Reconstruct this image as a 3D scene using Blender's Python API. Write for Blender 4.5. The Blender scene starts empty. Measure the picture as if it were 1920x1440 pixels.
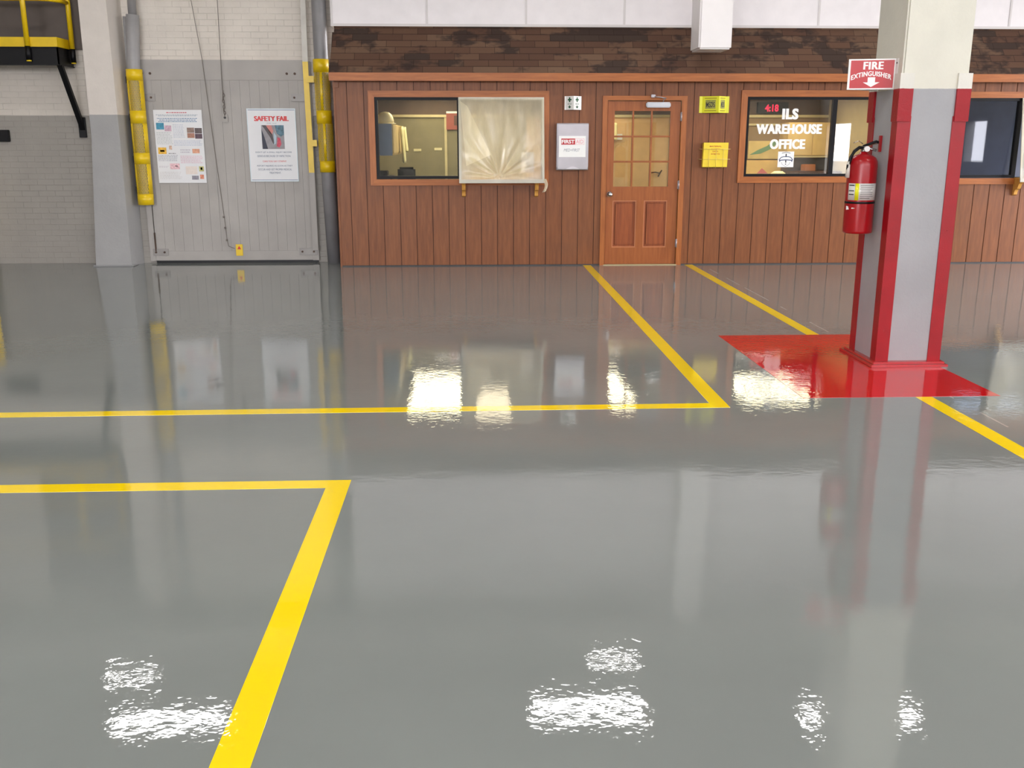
import bpy, bmesh, math, random
from mathutils import Vector, Matrix
random.seed(7)
S = bpy.context.scene
COL = S.collection
PI = math.pi

# ------------------------------------------------------------------ camera
cam_d = bpy.data.cameras.new('camera'); cam = bpy.data.objects.new('camera', cam_d); COL.objects.link(cam)
S.camera = cam
F_PX, PITCH, YAW, ROLL, DIST, EYE = 1805.8, 0.24601, 0.04215, -0.0004, 12.390, 1.5417
fwd = Vector((math.sin(YAW)*math.cos(PITCH), math.cos(YAW)*math.cos(PITCH), -math.sin(PITCH)))
rt = Vector((math.cos(YAW), -math.sin(YAW), 0)); up = rt.cross(fwd)
rt2 = rt*math.cos(ROLL)+up*math.sin(ROLL); up2 = -rt*math.sin(ROLL)+up*math.cos(ROLL)
M = Matrix((rt2, up2, -fwd)).transposed().to_4x4(); M.translation = Vector((0, -DIST, EYE))
cam.matrix_world = M
cam_d.sensor_fit = 'HORIZONTAL'; cam_d.sensor_width = 36.0; cam_d.lens = 36.0*F_PX/1920.0
cam_d.clip_start = 0.05; cam_d.clip_end = 300

# ------------------------------------------------------------------ view, world
S.view_settings.view_transform = 'Standard'; S.view_settings.look = 'None'
S.view_settings.exposure = 0.52; S.view_settings.gamma = 1.0
S.view_settings.use_curve_mapping = False
wd = bpy.data.worlds.new('sky'); S.world = wd; wd.use_nodes = True
bg = wd.node_tree.nodes['Background']
bg.inputs['Color'].default_value = (0.96, 0.95, 1.0, 1); bg.inputs['Strength'].default_value = 10.0
S.cycles.max_bounces = 10; S.cycles.diffuse_bounces = 5; S.cycles.glossy_bounces = 4
S.cycles.transparent_max_bounces = 12; S.cycles.caustics_reflective = False; S.cycles.caustics_refractive = False
S.cycles.sample_clamp_indirect = 6.0
S.cycles.use_denoising = True

HALL_L = 20.0      # radiance of the hall's ceiling fixtures
OFFICE_L = 6.0     # radiance of the office's ceiling fixtures

# ------------------------------------------------------------------ materials
MATS = {}
def srgb(r, g, b):
    f = lambda c: (c/255/12.92 if c/255 <= 0.04045 else ((c/255+0.055)/1.055)**2.4)
    return (f(r), f(g), f(b), 1)

class NT:
    def __init__(s, name):
        s.m = bpy.data.materials.new(name); s.m.use_nodes = True
        s.t = s.m.node_tree; s.n = s.t.nodes; s.b = s.n['Principled BSDF']; s.out = s.n['Material Output']
    def add(s, typ, **kw):
        n = s.n.new(typ)
        for k, v in kw.items():
            if hasattr(n, k) and not k.startswith('in_'): setattr(n, k, v)
        return n
    def link(s, a, b): s.t.links.new(a, b)
    def coord(s): return s.add('ShaderNodeNewGeometry').outputs['Position']
    def xyz(s, v):
        n = s.add('ShaderNodeSeparateXYZ'); s.link(v, n.inputs[0]); return n.outputs
    def comb(s, x=None, y=None, z=None):
        n = s.add('ShaderNodeCombineXYZ')
        for i, q in enumerate((x, y, z)):
            if q is not None:
                if isinstance(q, (int, float)): n.inputs[i].default_value = q
                else: s.link(q, n.inputs[i])
        return n.outputs[0]
    def math(s, op, a, b=0.0):
        n = s.add('ShaderNodeMath', operation=op)
        for i, q in enumerate((a, b)):
            if isinstance(q, (int, float)): n.inputs[i].default_value = q
            else: s.link(q, n.inputs[i])
        return n.outputs[0]
    def noise(s, v, scale=5, detail=3, rough=0.5, sc=(1, 1, 1), loc=(0, 0, 0)):
        mp = s.add('ShaderNodeMapping'); mp.inputs['Scale'].default_value = sc; mp.inputs['Location'].default_value = loc
        s.link(v, mp.inputs['Vector'])
        n = s.add('ShaderNodeTexNoise'); n.inputs['Scale'].default_value = scale
        n.inputs['Detail'].default_value = detail; n.inputs['Roughness'].default_value = rough
        s.link(mp.outputs[0], n.inputs['Vector']); return n.outputs[0]
    def ramp(s, f, stops):
        n = s.add('ShaderNodeValToRGB'); e = n.color_ramp.elements
        e[0].position, e[0].color = stops[0]; e[1].position, e[1].color = stops[-1]
        for p, c in stops[1:-1]:
            q = e.new(p); q.color = c
        s.link(f, n.inputs[0]); return n.outputs[0]
    def mix(s, f, a, b, blend='MIX'):
        n = s.add('ShaderNodeMix', data_type='RGBA', blend_type=blend)
        if isinstance(f, (int, float)): n.inputs[0].default_value = f
        else: s.link(f, n.inputs[0])
        for i, q in ((6, a), (7, b)):
            if isinstance(q, tuple): n.inputs[i].default_value = q
            else: s.link(q, n.inputs[i])
        return n.outputs[2]
    def bump(s, h, strength=0.2, dist=0.01, normal=None):
        n = s.add('ShaderNodeBump'); n.inputs['Strength'].default_value = strength; n.inputs['Distance'].default_value = dist
        s.link(h, n.inputs['Height'])
        if normal is not None: s.link(normal, n.inputs['Normal'])
        return n.outputs[0]
    def base(s, c):
        if isinstance(c, tuple): s.b.inputs['Base Color'].default_value = c
        else: s.link(c, s.b.inputs['Base Color'])

def mat(name, col, rough=0.5, metal=0.0, var=0.08, spec=0.5, nscale=6.0, bump=0.0, emit=0.0):
    """plain painted / plastic / metal surface with a faint procedural mottling"""
    if name in MATS: return MATS[name]
    t = NT(name)
    c = col if len(col) == 4 else srgb(*col)
    p = t.coord()
    n = t.noise(p, nscale, 4)
    lo = tuple(x*(1-var) for x in c[:3])+(1,); hi = tuple(min(1, x*(1+var)) for x in c[:3])+(1,)
    t.base(t.ramp(n, [(0.3, lo), (0.7, hi)]))
    t.b.inputs['Roughness'].default_value = rough; t.b.inputs['Metallic'].default_value = metal
    t.b.inputs['Specular IOR Level'].default_value = spec
    if bump:
        t.link(t.bump(t.noise(p, 90, 3), bump, 0.004), t.b.inputs['Normal'])
    if emit:
        t.b.inputs['Emission Color'].default_value = c; t.b.inputs['Emission Strength'].default_value = emit
    MATS[name] = t.m; return t.m

def emis(name, col, strength):
    t = NT(name); t.n.remove(t.b)
    e = t.add('ShaderNodeEmission'); e.inputs[0].default_value = col+(1,) if len(col) == 3 else col
    e.inputs[1].default_value = strength; t.link(e.outputs[0], t.out.inputs[0]); return t.m

def floor_like(name, col, var=0.06):
    """high gloss epoxy coat: the same rippled clear layer over the grey, the yellow and the red"""
    t = NT(name); p = t.coord()
    c = srgb(*col)
    n1 = t.noise(p, 0.9, 5, 0.55)
    c1 = t.ramp(n1, [(0.3, tuple(x*(1-var) for x in c[:3])+(1,)), (0.7, tuple(x*(1+var) for x in c[:3])+(1,))])
    t.base(c1)
    t.b.inputs['Roughness'].default_value = 0.03
    t.b.inputs['IOR'].default_value = 1.62
    a = t.bump(t.noise(p, 0.55, 2, 0.4, (1, 1.3, 1)), 0.5, 0.010)
    b = t.bump(t.noise(p, 9, 2, 0.5), 0.4, 0.0012, a)
    d = t.bump(t.noise(p, 24, 2, 0.6, (1, 1.2, 1)), 0.50, 0.0008, b)
    t.link(d, t.b.inputs['Normal'])
    return t, p, c1

t, p, c1 = floor_like('grey_epoxy', (126, 130, 127))
# pale control joint and specks that show in the coating
x, y, z = t.xyz(p)
joint = t.math('LESS_THAN', t.math('ABSOLUTE', t.math('SUBTRACT', x, 2.98)), 0.006)
joint = t.math('MULTIPLY', joint, t.math('GREATER_THAN', t.noise(p, 1.7, 2), 0.5))
t.base(t.mix(joint, c1, srgb(172, 168, 160)))
M_FLOOR = t.m
M_LINE = floor_like('yellow_floor_paint', (250, 214, 6), 0.03)[0].m
M_RED = floor_like('red_floor_paint', (196, 20, 26), 0.06)[0].m

def siding():
    t = NT('stained_siding'); p = t.coord(); x, y, z = t.xyz(p)
    k = t.math('FLOOR', t.math('DIVIDE', t.math('SUBTRACT', x, -1.505), 0.2048))
    w = t.add('ShaderNodeTexWhiteNoise', noise_dimensions='1D'); t.link(k, w.inputs['W'])
    gr = t.noise(p, 3, 6, 0.65, (9, 9, 0.8))
    fine = t.noise(p, 14, 4, 0.6, (12, 12, 0.7))
    c = t.ramp(gr, [(0.25, srgb(106, 60, 32)), (0.55, srgb(132, 79, 43)), (0.8, srgb(150, 95, 56))])
    c = t.mix(t.math('MULTIPLY', fine, 0.25), c, srgb(88, 44, 28))
    c = t.mix(t.math('MULTIPLY', w.outputs['Value'], 0.22), c, srgb(146, 94, 62))
    st = t.noise(p, 1.3, 4, 0.6)
    c = t.mix(t.math('MULTIPLY', t.ramp(st, [(0.5, (0, 0, 0, 1)), (0.75, (1, 1, 1, 1))]), 0.25), c, srgb(100, 70, 52))
    t.base(c); t.b.inputs['Roughness'].default_value = 0.42; t.b.inputs['Specular IOR Level'].default_value = 0.35
    t.link(t.bump(fine, 0.25, 0.002), t.b.inputs['Normal'])
    return t.m
def wood(name, a, b, rough=0.4, axis='z'):
    t = NT(name); p = t.coord()
    sc = {'z': (9, 9, 0.7), 'x': (0.7, 9, 9)}[axis]
    g = t.noise(p, 4, 6, 0.6, sc)
    t.base(t.ramp(g, [(0.3, srgb(*a)), (0.7, srgb(*b))]))
    t.b.inputs['Roughness'].default_value = rough; t.b.inputs['Specular IOR Level'].default_value = 0.4
    t.link(t.bump(g, 0.15, 0.002), t.b.inputs['Normal'])
    return t.m
M_SIDING = siding()
M_TRIMV = wood('casing_wood_upright', (150, 82, 36), (176, 106, 52))
M_TRIMH = wood('casing_wood_level', (148, 82, 34), (176, 104, 48), axis='x')
M_DOORW = wood('door_wood', (140, 76, 34), (164, 94, 46))
M_DPANEL = wood('door_panel_wood', (126, 62, 30), (158, 84, 42))
M_BRACKET = wood('pale_bracket_wood', (196, 140, 62), (220, 165, 84))

def two_tone(name, zb, upc, loc, rough=0.55, bumps=0.35, brick=False, plaster=False):
    t = NT(name); p = t.coord(); x, y, z = t.xyz(p)
    n = t.noise(p, 2.0, 5, 0.6)
    edge = t.math('ADD', z, t.math('MULTIPLY', t.math('SUBTRACT', t.noise(p, 30, 2), 0.5), 0.006))
    f = t.math('GREATER_THAN', edge, zb)
    def vv(c, k=0.07):
        c = srgb(*c); return t.ramp(n, [(0.3, tuple(q*(1-k) for q in c[:3])+(1,)), (0.7, tuple(q*(1+k) for q in c[:3])+(1,))])
    c = t.mix(f, vv(loc), vv(upc))
    h = t.noise(p, 45, 4, 0.6)
    if brick:
        bk = t.add('ShaderNodeTexBrick'); bk.offset = 0.5
        t.link(t.comb(x, z, 0.0), bk.inputs['Vector'])
        bk.inputs['Scale'].default_value = 1.0; bk.inputs['Brick Width'].default_value = 0.21; bk.inputs['Row Height'].default_value = 0.072
        bk.inputs['Mortar Size'].default_value = 0.0055; bk.inputs['Mortar Smooth'].default_value = 0.6
        inv = t.math('SUBTRACT', 1.0, bk.outputs['Fac'])
        # grime sits in the joints here and there
        g = t.math('MULTIPLY', bk.outputs['Fac'], t.ramp(t.noise(p, 1.6, 4, 0.65), [(0.42, (0.05, 0.05, 0.05, 1)), (0.66, (1, 1, 1, 1))]))
        c = t.mix(t.math('MULTIPLY', g, 0.28), c, srgb(96, 84, 74))
        nb = t.bump(inv, 0.45, 0.005)
        nn = t.bump(h, 0.5, 0.004, nb)
    else:
        nn = t.bump(h, bumps, 0.004)
        if plaster: nn = t.bump(t.noise(p, 5, 3), 0.3, 0.02, nn)
    t.base(c); t.link(nn, t.b.inputs['Normal']); t.b.inputs['Roughness'].default_value = rough
    t.b.inputs['Specular IOR Level'].default_value = 0.35
    return t.m
M_BRICK = two_tone('painted_brick', 1.87, (214, 206, 196), (158, 153, 146), 0.5, brick=True)
M_COLL = two_tone('painted_concrete_grey_white', 1.873, (212, 204, 196), (158, 157, 156), 0.45, plaster=True)
M_COLR = two_tone('painted_column_concrete', 1.886, (214, 211, 198), (160, 160, 163), 0.45)
M_SLEEVE = two_tone('painted_sleeve', 1.886, (214, 211, 202), (152, 10, 24), 0.35, bumps=0.5)

def shingles():
    t = NT('asphalt_shingle'); p = t.coord(); x, y, z = t.xyz(p)
    row = t.math('FLOOR', t.math('DIVIDE', t.math('SUBTRACT', z, 2.352), 0.0797))
    sh = t.math('MULTIPLY', t.math('MODULO', t.math('MULTIPLY', row, 0.37), 1.0), 0.30)
    cell = t.math('FLOOR', t.math('DIVIDE', t.math('ADD', x, t.math('ADD', sh, 3.0)), 0.304))
    w = t.add('ShaderNodeTexWhiteNoise', noise_dimensions='2D'); t.link(t.comb(cell, row, 0.0), w.inputs['Vector'])
    gr = t.noise(p, 160, 3, 0.7)
    c = t.ramp(w.outputs['Value'], [(0.0, srgb(88, 64, 52)), (0.5, srgb(102, 76, 60)), (1.0, srgb(116, 92, 74))])
    c = t.mix(t.math('MULTIPLY', gr, 0.35), c, srgb(70, 52, 44))
    big = t.noise(p, 1.5, 4, 0.65, (1, 1, 2.0))
    mask = t.ramp(t.math('ADD', big, t.math('MULTIPLY', t.math('SUBTRACT', w.outputs['Value'], 0.5), 0.16)), [(0.51, (0, 0, 0, 1)), (0.59, (1, 1, 1, 1))])
    c = t.mix(t.math('MULTIPLY', mask, 0.8), c, srgb(50, 42, 40))
    fx = t.math('FRACT', t.math('DIVIDE', t.math('ADD', x, t.math('ADD', sh, 3.0)), 0.304))
    slot = t.math('LESS_THAN', fx, 0.022)
    c = t.mix(t.math('MULTIPLY', slot, 0.6), c, srgb(40, 30, 26))
    fz = t.math('FRACT', t.math('DIVIDE', t.math('SUBTRACT', z, 2.352), 0.0797))
    c = t.mix(t.math('MULTIPLY', t.math('LESS_THAN', fz, 0.10), 0.6), c, srgb(44, 32, 28))
    t.base(c); t.b.inputs['Roughness'].default_value = 0.9; t.b.inputs['Specular IOR Level'].default_value = 0.2
    t.link(t.bump(gr, 0.5, 0.003), t.b.inputs['Normal'])
    return t.m
M_SHINGLE = shingles()

def glass(name, tint=(0.93, 0.95, 0.94), refl=1.0, rough=0.0):
    t = NT(name); t.n.remove(t.b)
    tr = t.add('ShaderNodeBsdfTransparent'); tr.inputs[0].default_value = tint+(1,)
    gl = t.add('ShaderNodeBsdfGlossy'); gl.inputs['Roughness'].default_value = rough
    fr = t.add('ShaderNodeFresnel'); fr.inputs[0].default_value = 1.5
    k = t.math('MINIMUM', t.math('MULTIPLY', fr.outputs[0], 1.9*refl), 1.0)
    mx = t.add('ShaderNodeMixShader'); t.link(k, mx.inputs[0]); t.link(tr.outputs[0], mx.inputs[1]); t.link(gl.outputs[0], mx.inputs[2])
    t.link(mx.outputs[0], t.out.inputs[0]); return t.m
M_GLASS = glass('window_glass'); M_TINT = glass('tinted_window_glass', (0.55, 0.58, 0.64), 0.6, 0.02)

def sheeting(name, op, col=(0.98, 0.94, 0.78)):
    t = NT(name); t.n.remove(t.b); p = t.coord()
    tr = t.add('ShaderNodeBsdfTransparent')
    tl = t.add('ShaderNodeBsdfTranslucent'); tl.inputs[0].default_value = col+(1,)
    df = t.add('ShaderNodeBsdfDiffuse'); df.inputs[0].default_value = col+(1,)
    gl = t.add('ShaderNodeBsdfGlossy'); gl.inputs['Roughness'].default_value = 0.25
    a = t.add('ShaderNodeMixShader'); a.inputs[0].default_value = 0.3; t.link(tl.outputs[0], a.inputs[1]); t.link(df.outputs[0], a.inputs[2])
    b = t.add('ShaderNodeMixShader'); t.link(tr.outputs[0], b.inputs[1]); t.link(a.outputs[0], b.inputs[2])
    f = t.math('ADD', t.math('MULTIPLY', t.noise(p, 5, 4, 0.6, (2.5, 1, 0.7)), 0.3), op-0.15); t.link(f, b.inputs[0])
    c = t.add('ShaderNodeMixShader'); c.inputs[0].default_value = 0.06; t.link(b.outputs[0], c.inputs[1]); t.link(gl.outputs[0], c.inputs[2])
    t.link(c.outputs[0], t.out.inputs[0]); return t.m
M_PLASTIC = sheeting('masking_plastic', 0.62); M_PLASTIC2 = sheeting('doubled_masking_plastic', 0.8)

m_white = mat('white_paint', (236, 231, 233), 0.5, var=0.03)
m_batten = mat('panel_batten_paint', (214, 209, 208), 0.5, var=0.03)
m_yel = mat('safety_yellow_paint', (226, 190, 14), 0.35, var=0.08)
m_yel2 = mat('yellow_plastic', (236, 206, 40), 0.35, var=0.04)
m_yel3 = mat('lime_yellow_plastic', (222, 220, 22), 0.3, var=0.04)
m_black = mat('black_paint', (10, 10, 13), 0.45, spec=0.25)
m_sash = mat('dark_window_sash', (9, 7, 11), 0.45, spec=0.2)
m_red = mat('red_enamel', (156, 10, 20), 0.3, var=0.1)
m_redc = mat('red_guard_paint', (152, 10, 24), 0.38, var=0.12, bump=0.15)
m_grey = mat('grey_pipe_paint', (150, 148, 148), 0.4)
m_door2 = mat('grey_door_paint', (166, 161, 156), 0.5, var=0.07, nscale=3, bump=0.2)
m_steel = mat('brushed_steel', (172, 168, 172), 0.38, 0.6, var=0.06)
m_chrome = mat('chrome', (190, 190, 190), 0.15, 1.0)
m_paper = mat('white_paper', (228, 228, 230), 0.5, var=0.02)
m_sign = mat('sign_white', (238, 238, 236), 0.4, var=0.02)
m_ink = mat('black_ink', (32, 30, 34), 0.5)
m_green = mat('green_ink', (24, 84, 50), 0.5)
m_blue = mat('blue_ink', (44, 66, 104), 0.5)
m_greyink = mat('grey_ink', (150, 152, 160), 0.6)
m_redink = mat('red_ink', (200, 30, 44), 0.5)
m_signred = mat('sign_red', (184, 16, 26), 0.3, var=0.03)
m_cord = mat('grey_cord', (122, 114, 108), 0.6)
m_rust = mat('rusty_metal', (84, 66, 56), 0.7, 0.3, var=0.3)

# ------------------------------------------------------------------ mesh building
class MB:
    def __init__(s): s.bm = bmesh.new()
    def box(s, a, b, bev=0.0):
        x0, y0, z0 = a; x1, y1, z1 = b
        r = bmesh.ops.create_cube(s.bm, size=1.0)['verts']
        for v in r:
            v.co = Vector(((x0+x1)/2+v.co.x*(x1-x0), (y0+y1)/2+v.co.y*(y1-y0), (z0+z1)/2+v.co.z*(z1-z0)))
        if bev:
            es = list({e for v in r for e in v.link_edges})
            bmesh.ops.bevel(s.bm, geom=es, offset=bev, segments=2, affect='EDGES', clamp_overlap=True)
        return s
    def prism(s, pts, vec):
        """planar polygon swept along vec"""
        vec = Vector(vec); n = len(pts)
        a = [s.bm.verts.new(Vector(q)) for q in pts]; b = [s.bm.verts.new(Vector(q)+vec) for q in pts]
        s.bm.faces.new(a); s.bm.faces.new(b[::-1])
        for i in range(n): s.bm.faces.new((a[i], b[i], b[(i+1) % n], a[(i+1) % n]))
        return s
    def cyl(s, p0, p1, r0, r1=None, seg=24, cap=True):
        r1 = r0 if r1 is None else r1
        p0, p1 = Vector(p0), Vector(p1); d = (p1-p0).normalized()
        u = d.orthogonal().normalized(); w = d.cross(u)
        A, B = [], []
        for i in range(seg):
            t = 2*PI*i/seg; o = u*math.cos(t)+w*math.sin(t)
            A.append(s.bm.verts.new(p0+o*r0)); B.append(s.bm.verts.new(p1+o*r1))
        for i in range(seg):
            f = s.bm.faces.new((A[i], A[(i+1) % seg], B[(i+1) % seg], B[i])); f.smooth = True
        if cap: s.bm.faces.new(A[::-1]); s.bm.faces.new(B)
        return s
    def tube(s, pts, r, seg=10):
        pts = [Vector(q) for q in pts]; rings = []
        for i, q in enumerate(pts):
            d = (pts[min(i+1, len(pts)-1)]-pts[max(i-1, 0)]).normalized()
            ref = Vector((0, 0, 1)) if abs(d.z) < 0.9 else Vector((0, 1, 0))
            u = d.cross(ref).normalized(); w = d.cross(u)
            rings.append([s.bm.verts.new(q+(u*math.cos(2*PI*k/seg)+w*math.sin(2*PI*k/seg))*r) for k in range(seg)])
        for a, b in zip(rings, rings[1:]):
            for k in range(seg):
                f = s.bm.faces.new((a[k], a[(k+1) % seg], b[(k+1) % seg], b[k])); f.smooth = True
        s.bm.faces.new(rings[0][::-1]); s.bm.faces.new(rings[-1]); return s
    def lathe(s, c, prof, seg=40):
        cx, cy = c; R = []
        for r, z in prof:
            R.append([s.bm.verts.new((cx+max(r, 1e-4)*math.cos(2*PI*k/seg), cy+max(r, 1e-4)*math.sin(2*PI*k/seg), z)) for k in range(seg)])
        for a, b in zip(R, R[1:]):
            for k in range(seg):
                f = s.bm.faces.new((a[k], a[(k+1) % seg], b[(k+1) % seg], b[k])); f.smooth = True
        s.bm.faces.new(R[0][::-1]); s.bm.faces.new(R[-1]); return s
    def arc(s, c, r, a0, a1, z0, z1, th=0.004, seg=20):
        """piece of a vertical cylindrical shell, angles in degrees, -90 faces the hall"""
        cx, cy = c; P = []
        for i in range(seg+1):
            t = math.radians(a0+(a1-a0)*i/seg); o = Vector((math.cos(t), math.sin(t), 0))
            C = Vector((cx, cy, 0))
            P.append([s.bm.verts.new(C+o*r+Vector((0, 0, z0))), s.bm.verts.new(C+o*r+Vector((0, 0, z1))),
                      s.bm.verts.new(C+o*(r-th)+Vector((0, 0, z1))), s.bm.verts.new(C+o*(r-th)+Vector((0, 0, z0)))])
        for a, b in zip(P, P[1:]):
            for k in range(4):
                f = s.bm.faces.new((a[k], b[k], b[(k+1) % 4], a[(k+1) % 4])); f.smooth = (k == 0)
        s.bm.faces.new(P[0]); s.bm.faces.new(P[-1][::-1]); return s
    def grid(s, fn, nu, nv, smooth=True):
        V = [[s.bm.verts.new(fn(i/nu, j/nv)) for j in range(nv+1)] for i in range(nu+1)]
        for i in range(nu):
            for j in range(nv):
                f = s.bm.faces.new((V[i][j], V[i+1][j], V[i+1][j+1], V[i][j+1])); f.smooth = smooth
        return s
    def build(s, name, m, parent=None, solid=0.0):
        bmesh.ops.recalc_face_normals(s.bm, faces=s.bm.faces)
        me = bpy.data.meshes.new(name); 
        if parent is not None:
            off = parent.get('_w', (0, 0, 0))
            bmesh.ops.translate(s.bm, verts=s.bm.verts, vec=-Vector(off))
        s.bm.to_mesh(me); s.bm.free(); me.materials.append(m)
        o = bpy.data.objects.new(name, me); COL.objects.link(o)
        if parent is not None:
            o.parent = parent; o['_w'] = tuple(parent.get('_w', (0, 0, 0)))
        if solid:
            md = o.modifiers.new('thickness', 'SOLIDIFY'); md.thickness = solid
        return o

def thing(name, loc, label, cat, group=None):
    o = bpy.data.objects.new(name, None); COL.objects.link(o); o.location = loc; o['_w'] = tuple(loc)
    o.empty_display_size = 0.1
    o['label'] = label; o['category'] = cat
    if group: o['group'] = group
    return o
def tag(o, label, cat, group=None):
    o['label'] = label; o['category'] = cat
    if group: o['group'] = group
    return o
def struct(name, loc=None, o=None):
    if o is None:
        o = bpy.data.objects.new(name, None); COL.objects.link(o); o.location = loc or (0, 0, 0); o['_w'] = tuple(loc or (0, 0, 0))
    o['kind'] = 'structure'; return o

def text(body, m, parent, o, width=None, height=None, R=(1, 0, 0), U=(0, 0, 1), bold=0.0, name='lettering', space=1.0,
         depth=0.0008, bend=0.0, shear=0.0, fat=0.0):
    """lettering as real, thin raised mesh; o is the centre of the baseline, width/height in metres"""
    cu = bpy.data.curves.new('t', 'FONT'); cu.body = body; cu.align_x = 'LEFT'; cu.size = 1.0
    cu.offset = bold; cu.extrude = 0.01; cu.resolution_u = 4; cu.shear = shear; cu.space_character = space
    ob = bpy.data.objects.new('t', cu); COL.objects.link(ob)
    me = bpy.data.meshes.new_from_object(ob.evaluated_get(bpy.context.evaluated_depsgraph_get()))
    bpy.data.objects.remove(ob); bpy.data.curves.remove(cu)
    xs = [v.co.x for v in me.vertices]; ys = [v.co.y for v in me.vertices]
    w = max(xs)-min(xs); h = max(ys)-min(ys); x0 = min(xs); y0 = min(ys)
    sx = (width/w) if width else None; sy = (height/h) if height else None
    if sx is None: sx = sy
    if sy is None: sy = sx
    R, U, O = Vector(R).normalized(), Vector(U).normalized(), Vector(o); N = R.cross(U)
    off = Vector(parent.get('_w', (0, 0, 0))) if parent is not None else Vector((0, 0, 0))
    for v in me.vertices:
        X = (v.co.x-x0-w/2)*sx; Y = (v.co.y-y0)*sy; Y -= bend*X*X
        Z = depth if v.co.z > 0 else 0.0
        v.co = O+R*X+U*Y+N*Z-off
    me.materials.clear(); me.materials.append(m); me.name = name
    if fat:   # broad upright strokes: the outline repeated a little to each side
        fb = bmesh.new(); fb.from_mesh(me); g0 = list(fb.verts)+list(fb.edges)+list(fb.faces)
        for k in (-1, 1):
            nv = [e for e in bmesh.ops.duplicate(fb, geom=g0)['geom'] if isinstance(e, bmesh.types.BMVert)]
            bmesh.ops.translate(fb, verts=nv, vec=R*(fat*k)+N*(.00003*k))
        fb.to_mesh(me); fb.free()
    q = bpy.data.objects.new(name, me); COL.objects.link(q)
    if parent is not None: q.parent = parent; q['_w'] = tuple(off)
    return q

# ================================================================== SETTING
XL, XR, YB, ZC = -9.0, 11.5, -20.0, 5.2
struct('', o=MB().box((XL-.2, YB-.2, -0.2), (XR+.2, 4.2, 0)).build('floor', M_FLOOR))
cm = MB().box((XL-.2, YB-.2, ZC), (XR+.2, 4.2, ZC+.2))
struct('', o=cm.build('ceiling', mat('ceiling_paint', (196, 194, 190), 0.7)))
for k, yy in enumerate((-.7, -6.0, -10.8, -15.6)):
    struct('', o=MB().box((XL, yy-.15, ZC-.45), (XR, yy+.15, ZC), 0.01).build('trim_%d' % (k+10), mat('beam_paint', (206, 203, 198), 0.6)))
# brick wall left of the office
struct('', o=MB().box((XL, .5, 0), (-1.62, .75, ZC)).build('wall_brick', M_BRICK))
struct('', o=MB().box((XL-.2, YB, 0), (XL, .75, ZC)).build('wall_left', M_BRICK))
# rear wall with unseen openings added to brighten the facade, right wall with three bay openings to the daylight
m_hall = mat('hall_wall_paint', (176, 172, 166), 0.6)
w = MB()
RO = [(-8.4, -3.6, 0, 3.0)]+[(a, a+3.6, 3.3, 4.9) for a in (-8.4, -4.2, 0.0, 4.2)]+[(8.4, 11.2, 3.3, 4.9)]
def cut(x0, x1, z0, z1, hs):
    xs = sorted({x0, x1}|{q for h in hs for q in h[:2]}); out = []
    for a, c in zip(xs, xs[1:]):
        m = (a+c)/2; z = z0
        for p0, p1 in sorted((h[2], h[3]) for h in hs if h[0] < m < h[1]):
            if p0 > z: out.append((a, c, z, p0))
            z = max(z, p1)
        if z < z1: out.append((a, c, z, z1))
    return out
for a, c, z0, z1 in cut(XL, XR, 0, ZC, RO): w.box((a, YB-.2, z0), (c, YB, z1))
struct('', o=w.build('wall_rear', m_hall))
for k, (a, c, z0, z1) in enumerate(RO):
    L = bpy.data.lights.new('portal', 'AREA'); L.shape = 'RECTANGLE'; L.size = c-a; L.size_y = z1-z0; L.cycles.is_portal = True
    o = bpy.data.objects.new('daylight_portal', L); COL.objects.link(o); o.location = ((a+c)/2, YB-.12, (z0+z1)/2); o.rotation_euler = (PI/2, 0, 0); o['kind'] = 'structure'
w = MB(); ops = [(-19.2, -17.2, 0, 2.1), (-10.2, -9.3, 1.1, 2.0), (-7.4, -1.0, 0, 3.8)]
ys = [YB]+[q for a in ops for q in a[:2]]+[.75]
for a, b in zip(ys[::2], ys[1::2]): w.box((XR, a, 0), (XR+.2, b, ZC))
for a, b, z0, z1 in ops:
    w.box((XR, a, z1), (XR+.2, b, ZC))
    if z0: w.box((XR, a, 0), (XR+.2, b, z0))
struct('', o=w.build('wall_right', m_hall))
struct('', o=MB().box((-60, -80, -0.3), (80, 60, -0.21)).build('trim_30', mat('outdoor_concrete', (150, 148, 142), 0.9)))
for a, b, z0, z1 in ops:
    L = bpy.data.lights.new('portal', 'AREA'); L.shape = 'RECTANGLE'; L.size = z1-z0; L.size_y = b-a; L.cycles.is_portal = True
    o = bpy.data.objects.new('daylight_portal', L); COL.objects.link(o)
    o.location = (XR+.15, (a+b)/2, (z0+z1)/2); o.rotation_euler = (0, PI/2, 0); o['kind'] = 'structure'

# white panelled wall above the office roof
wb = MB().box((-1.70, .30, 2.93), (XR, .50, ZC))
o = wb.build('wall_upper', m_white); struct('', o=o)
b = MB()
for k in range(11):
    xx = -.515+1.228*k
    b.box((xx-.012, .292, 2.965), (xx+.012, .30, ZC))
b.box((-1.70, .286, 2.93), (XR, .30, 2.962)); b.box((-1.70, .29, 2.962), (-1.672, .30, ZC))
struct('', o=b.build('trim_1', m_batten))

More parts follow.
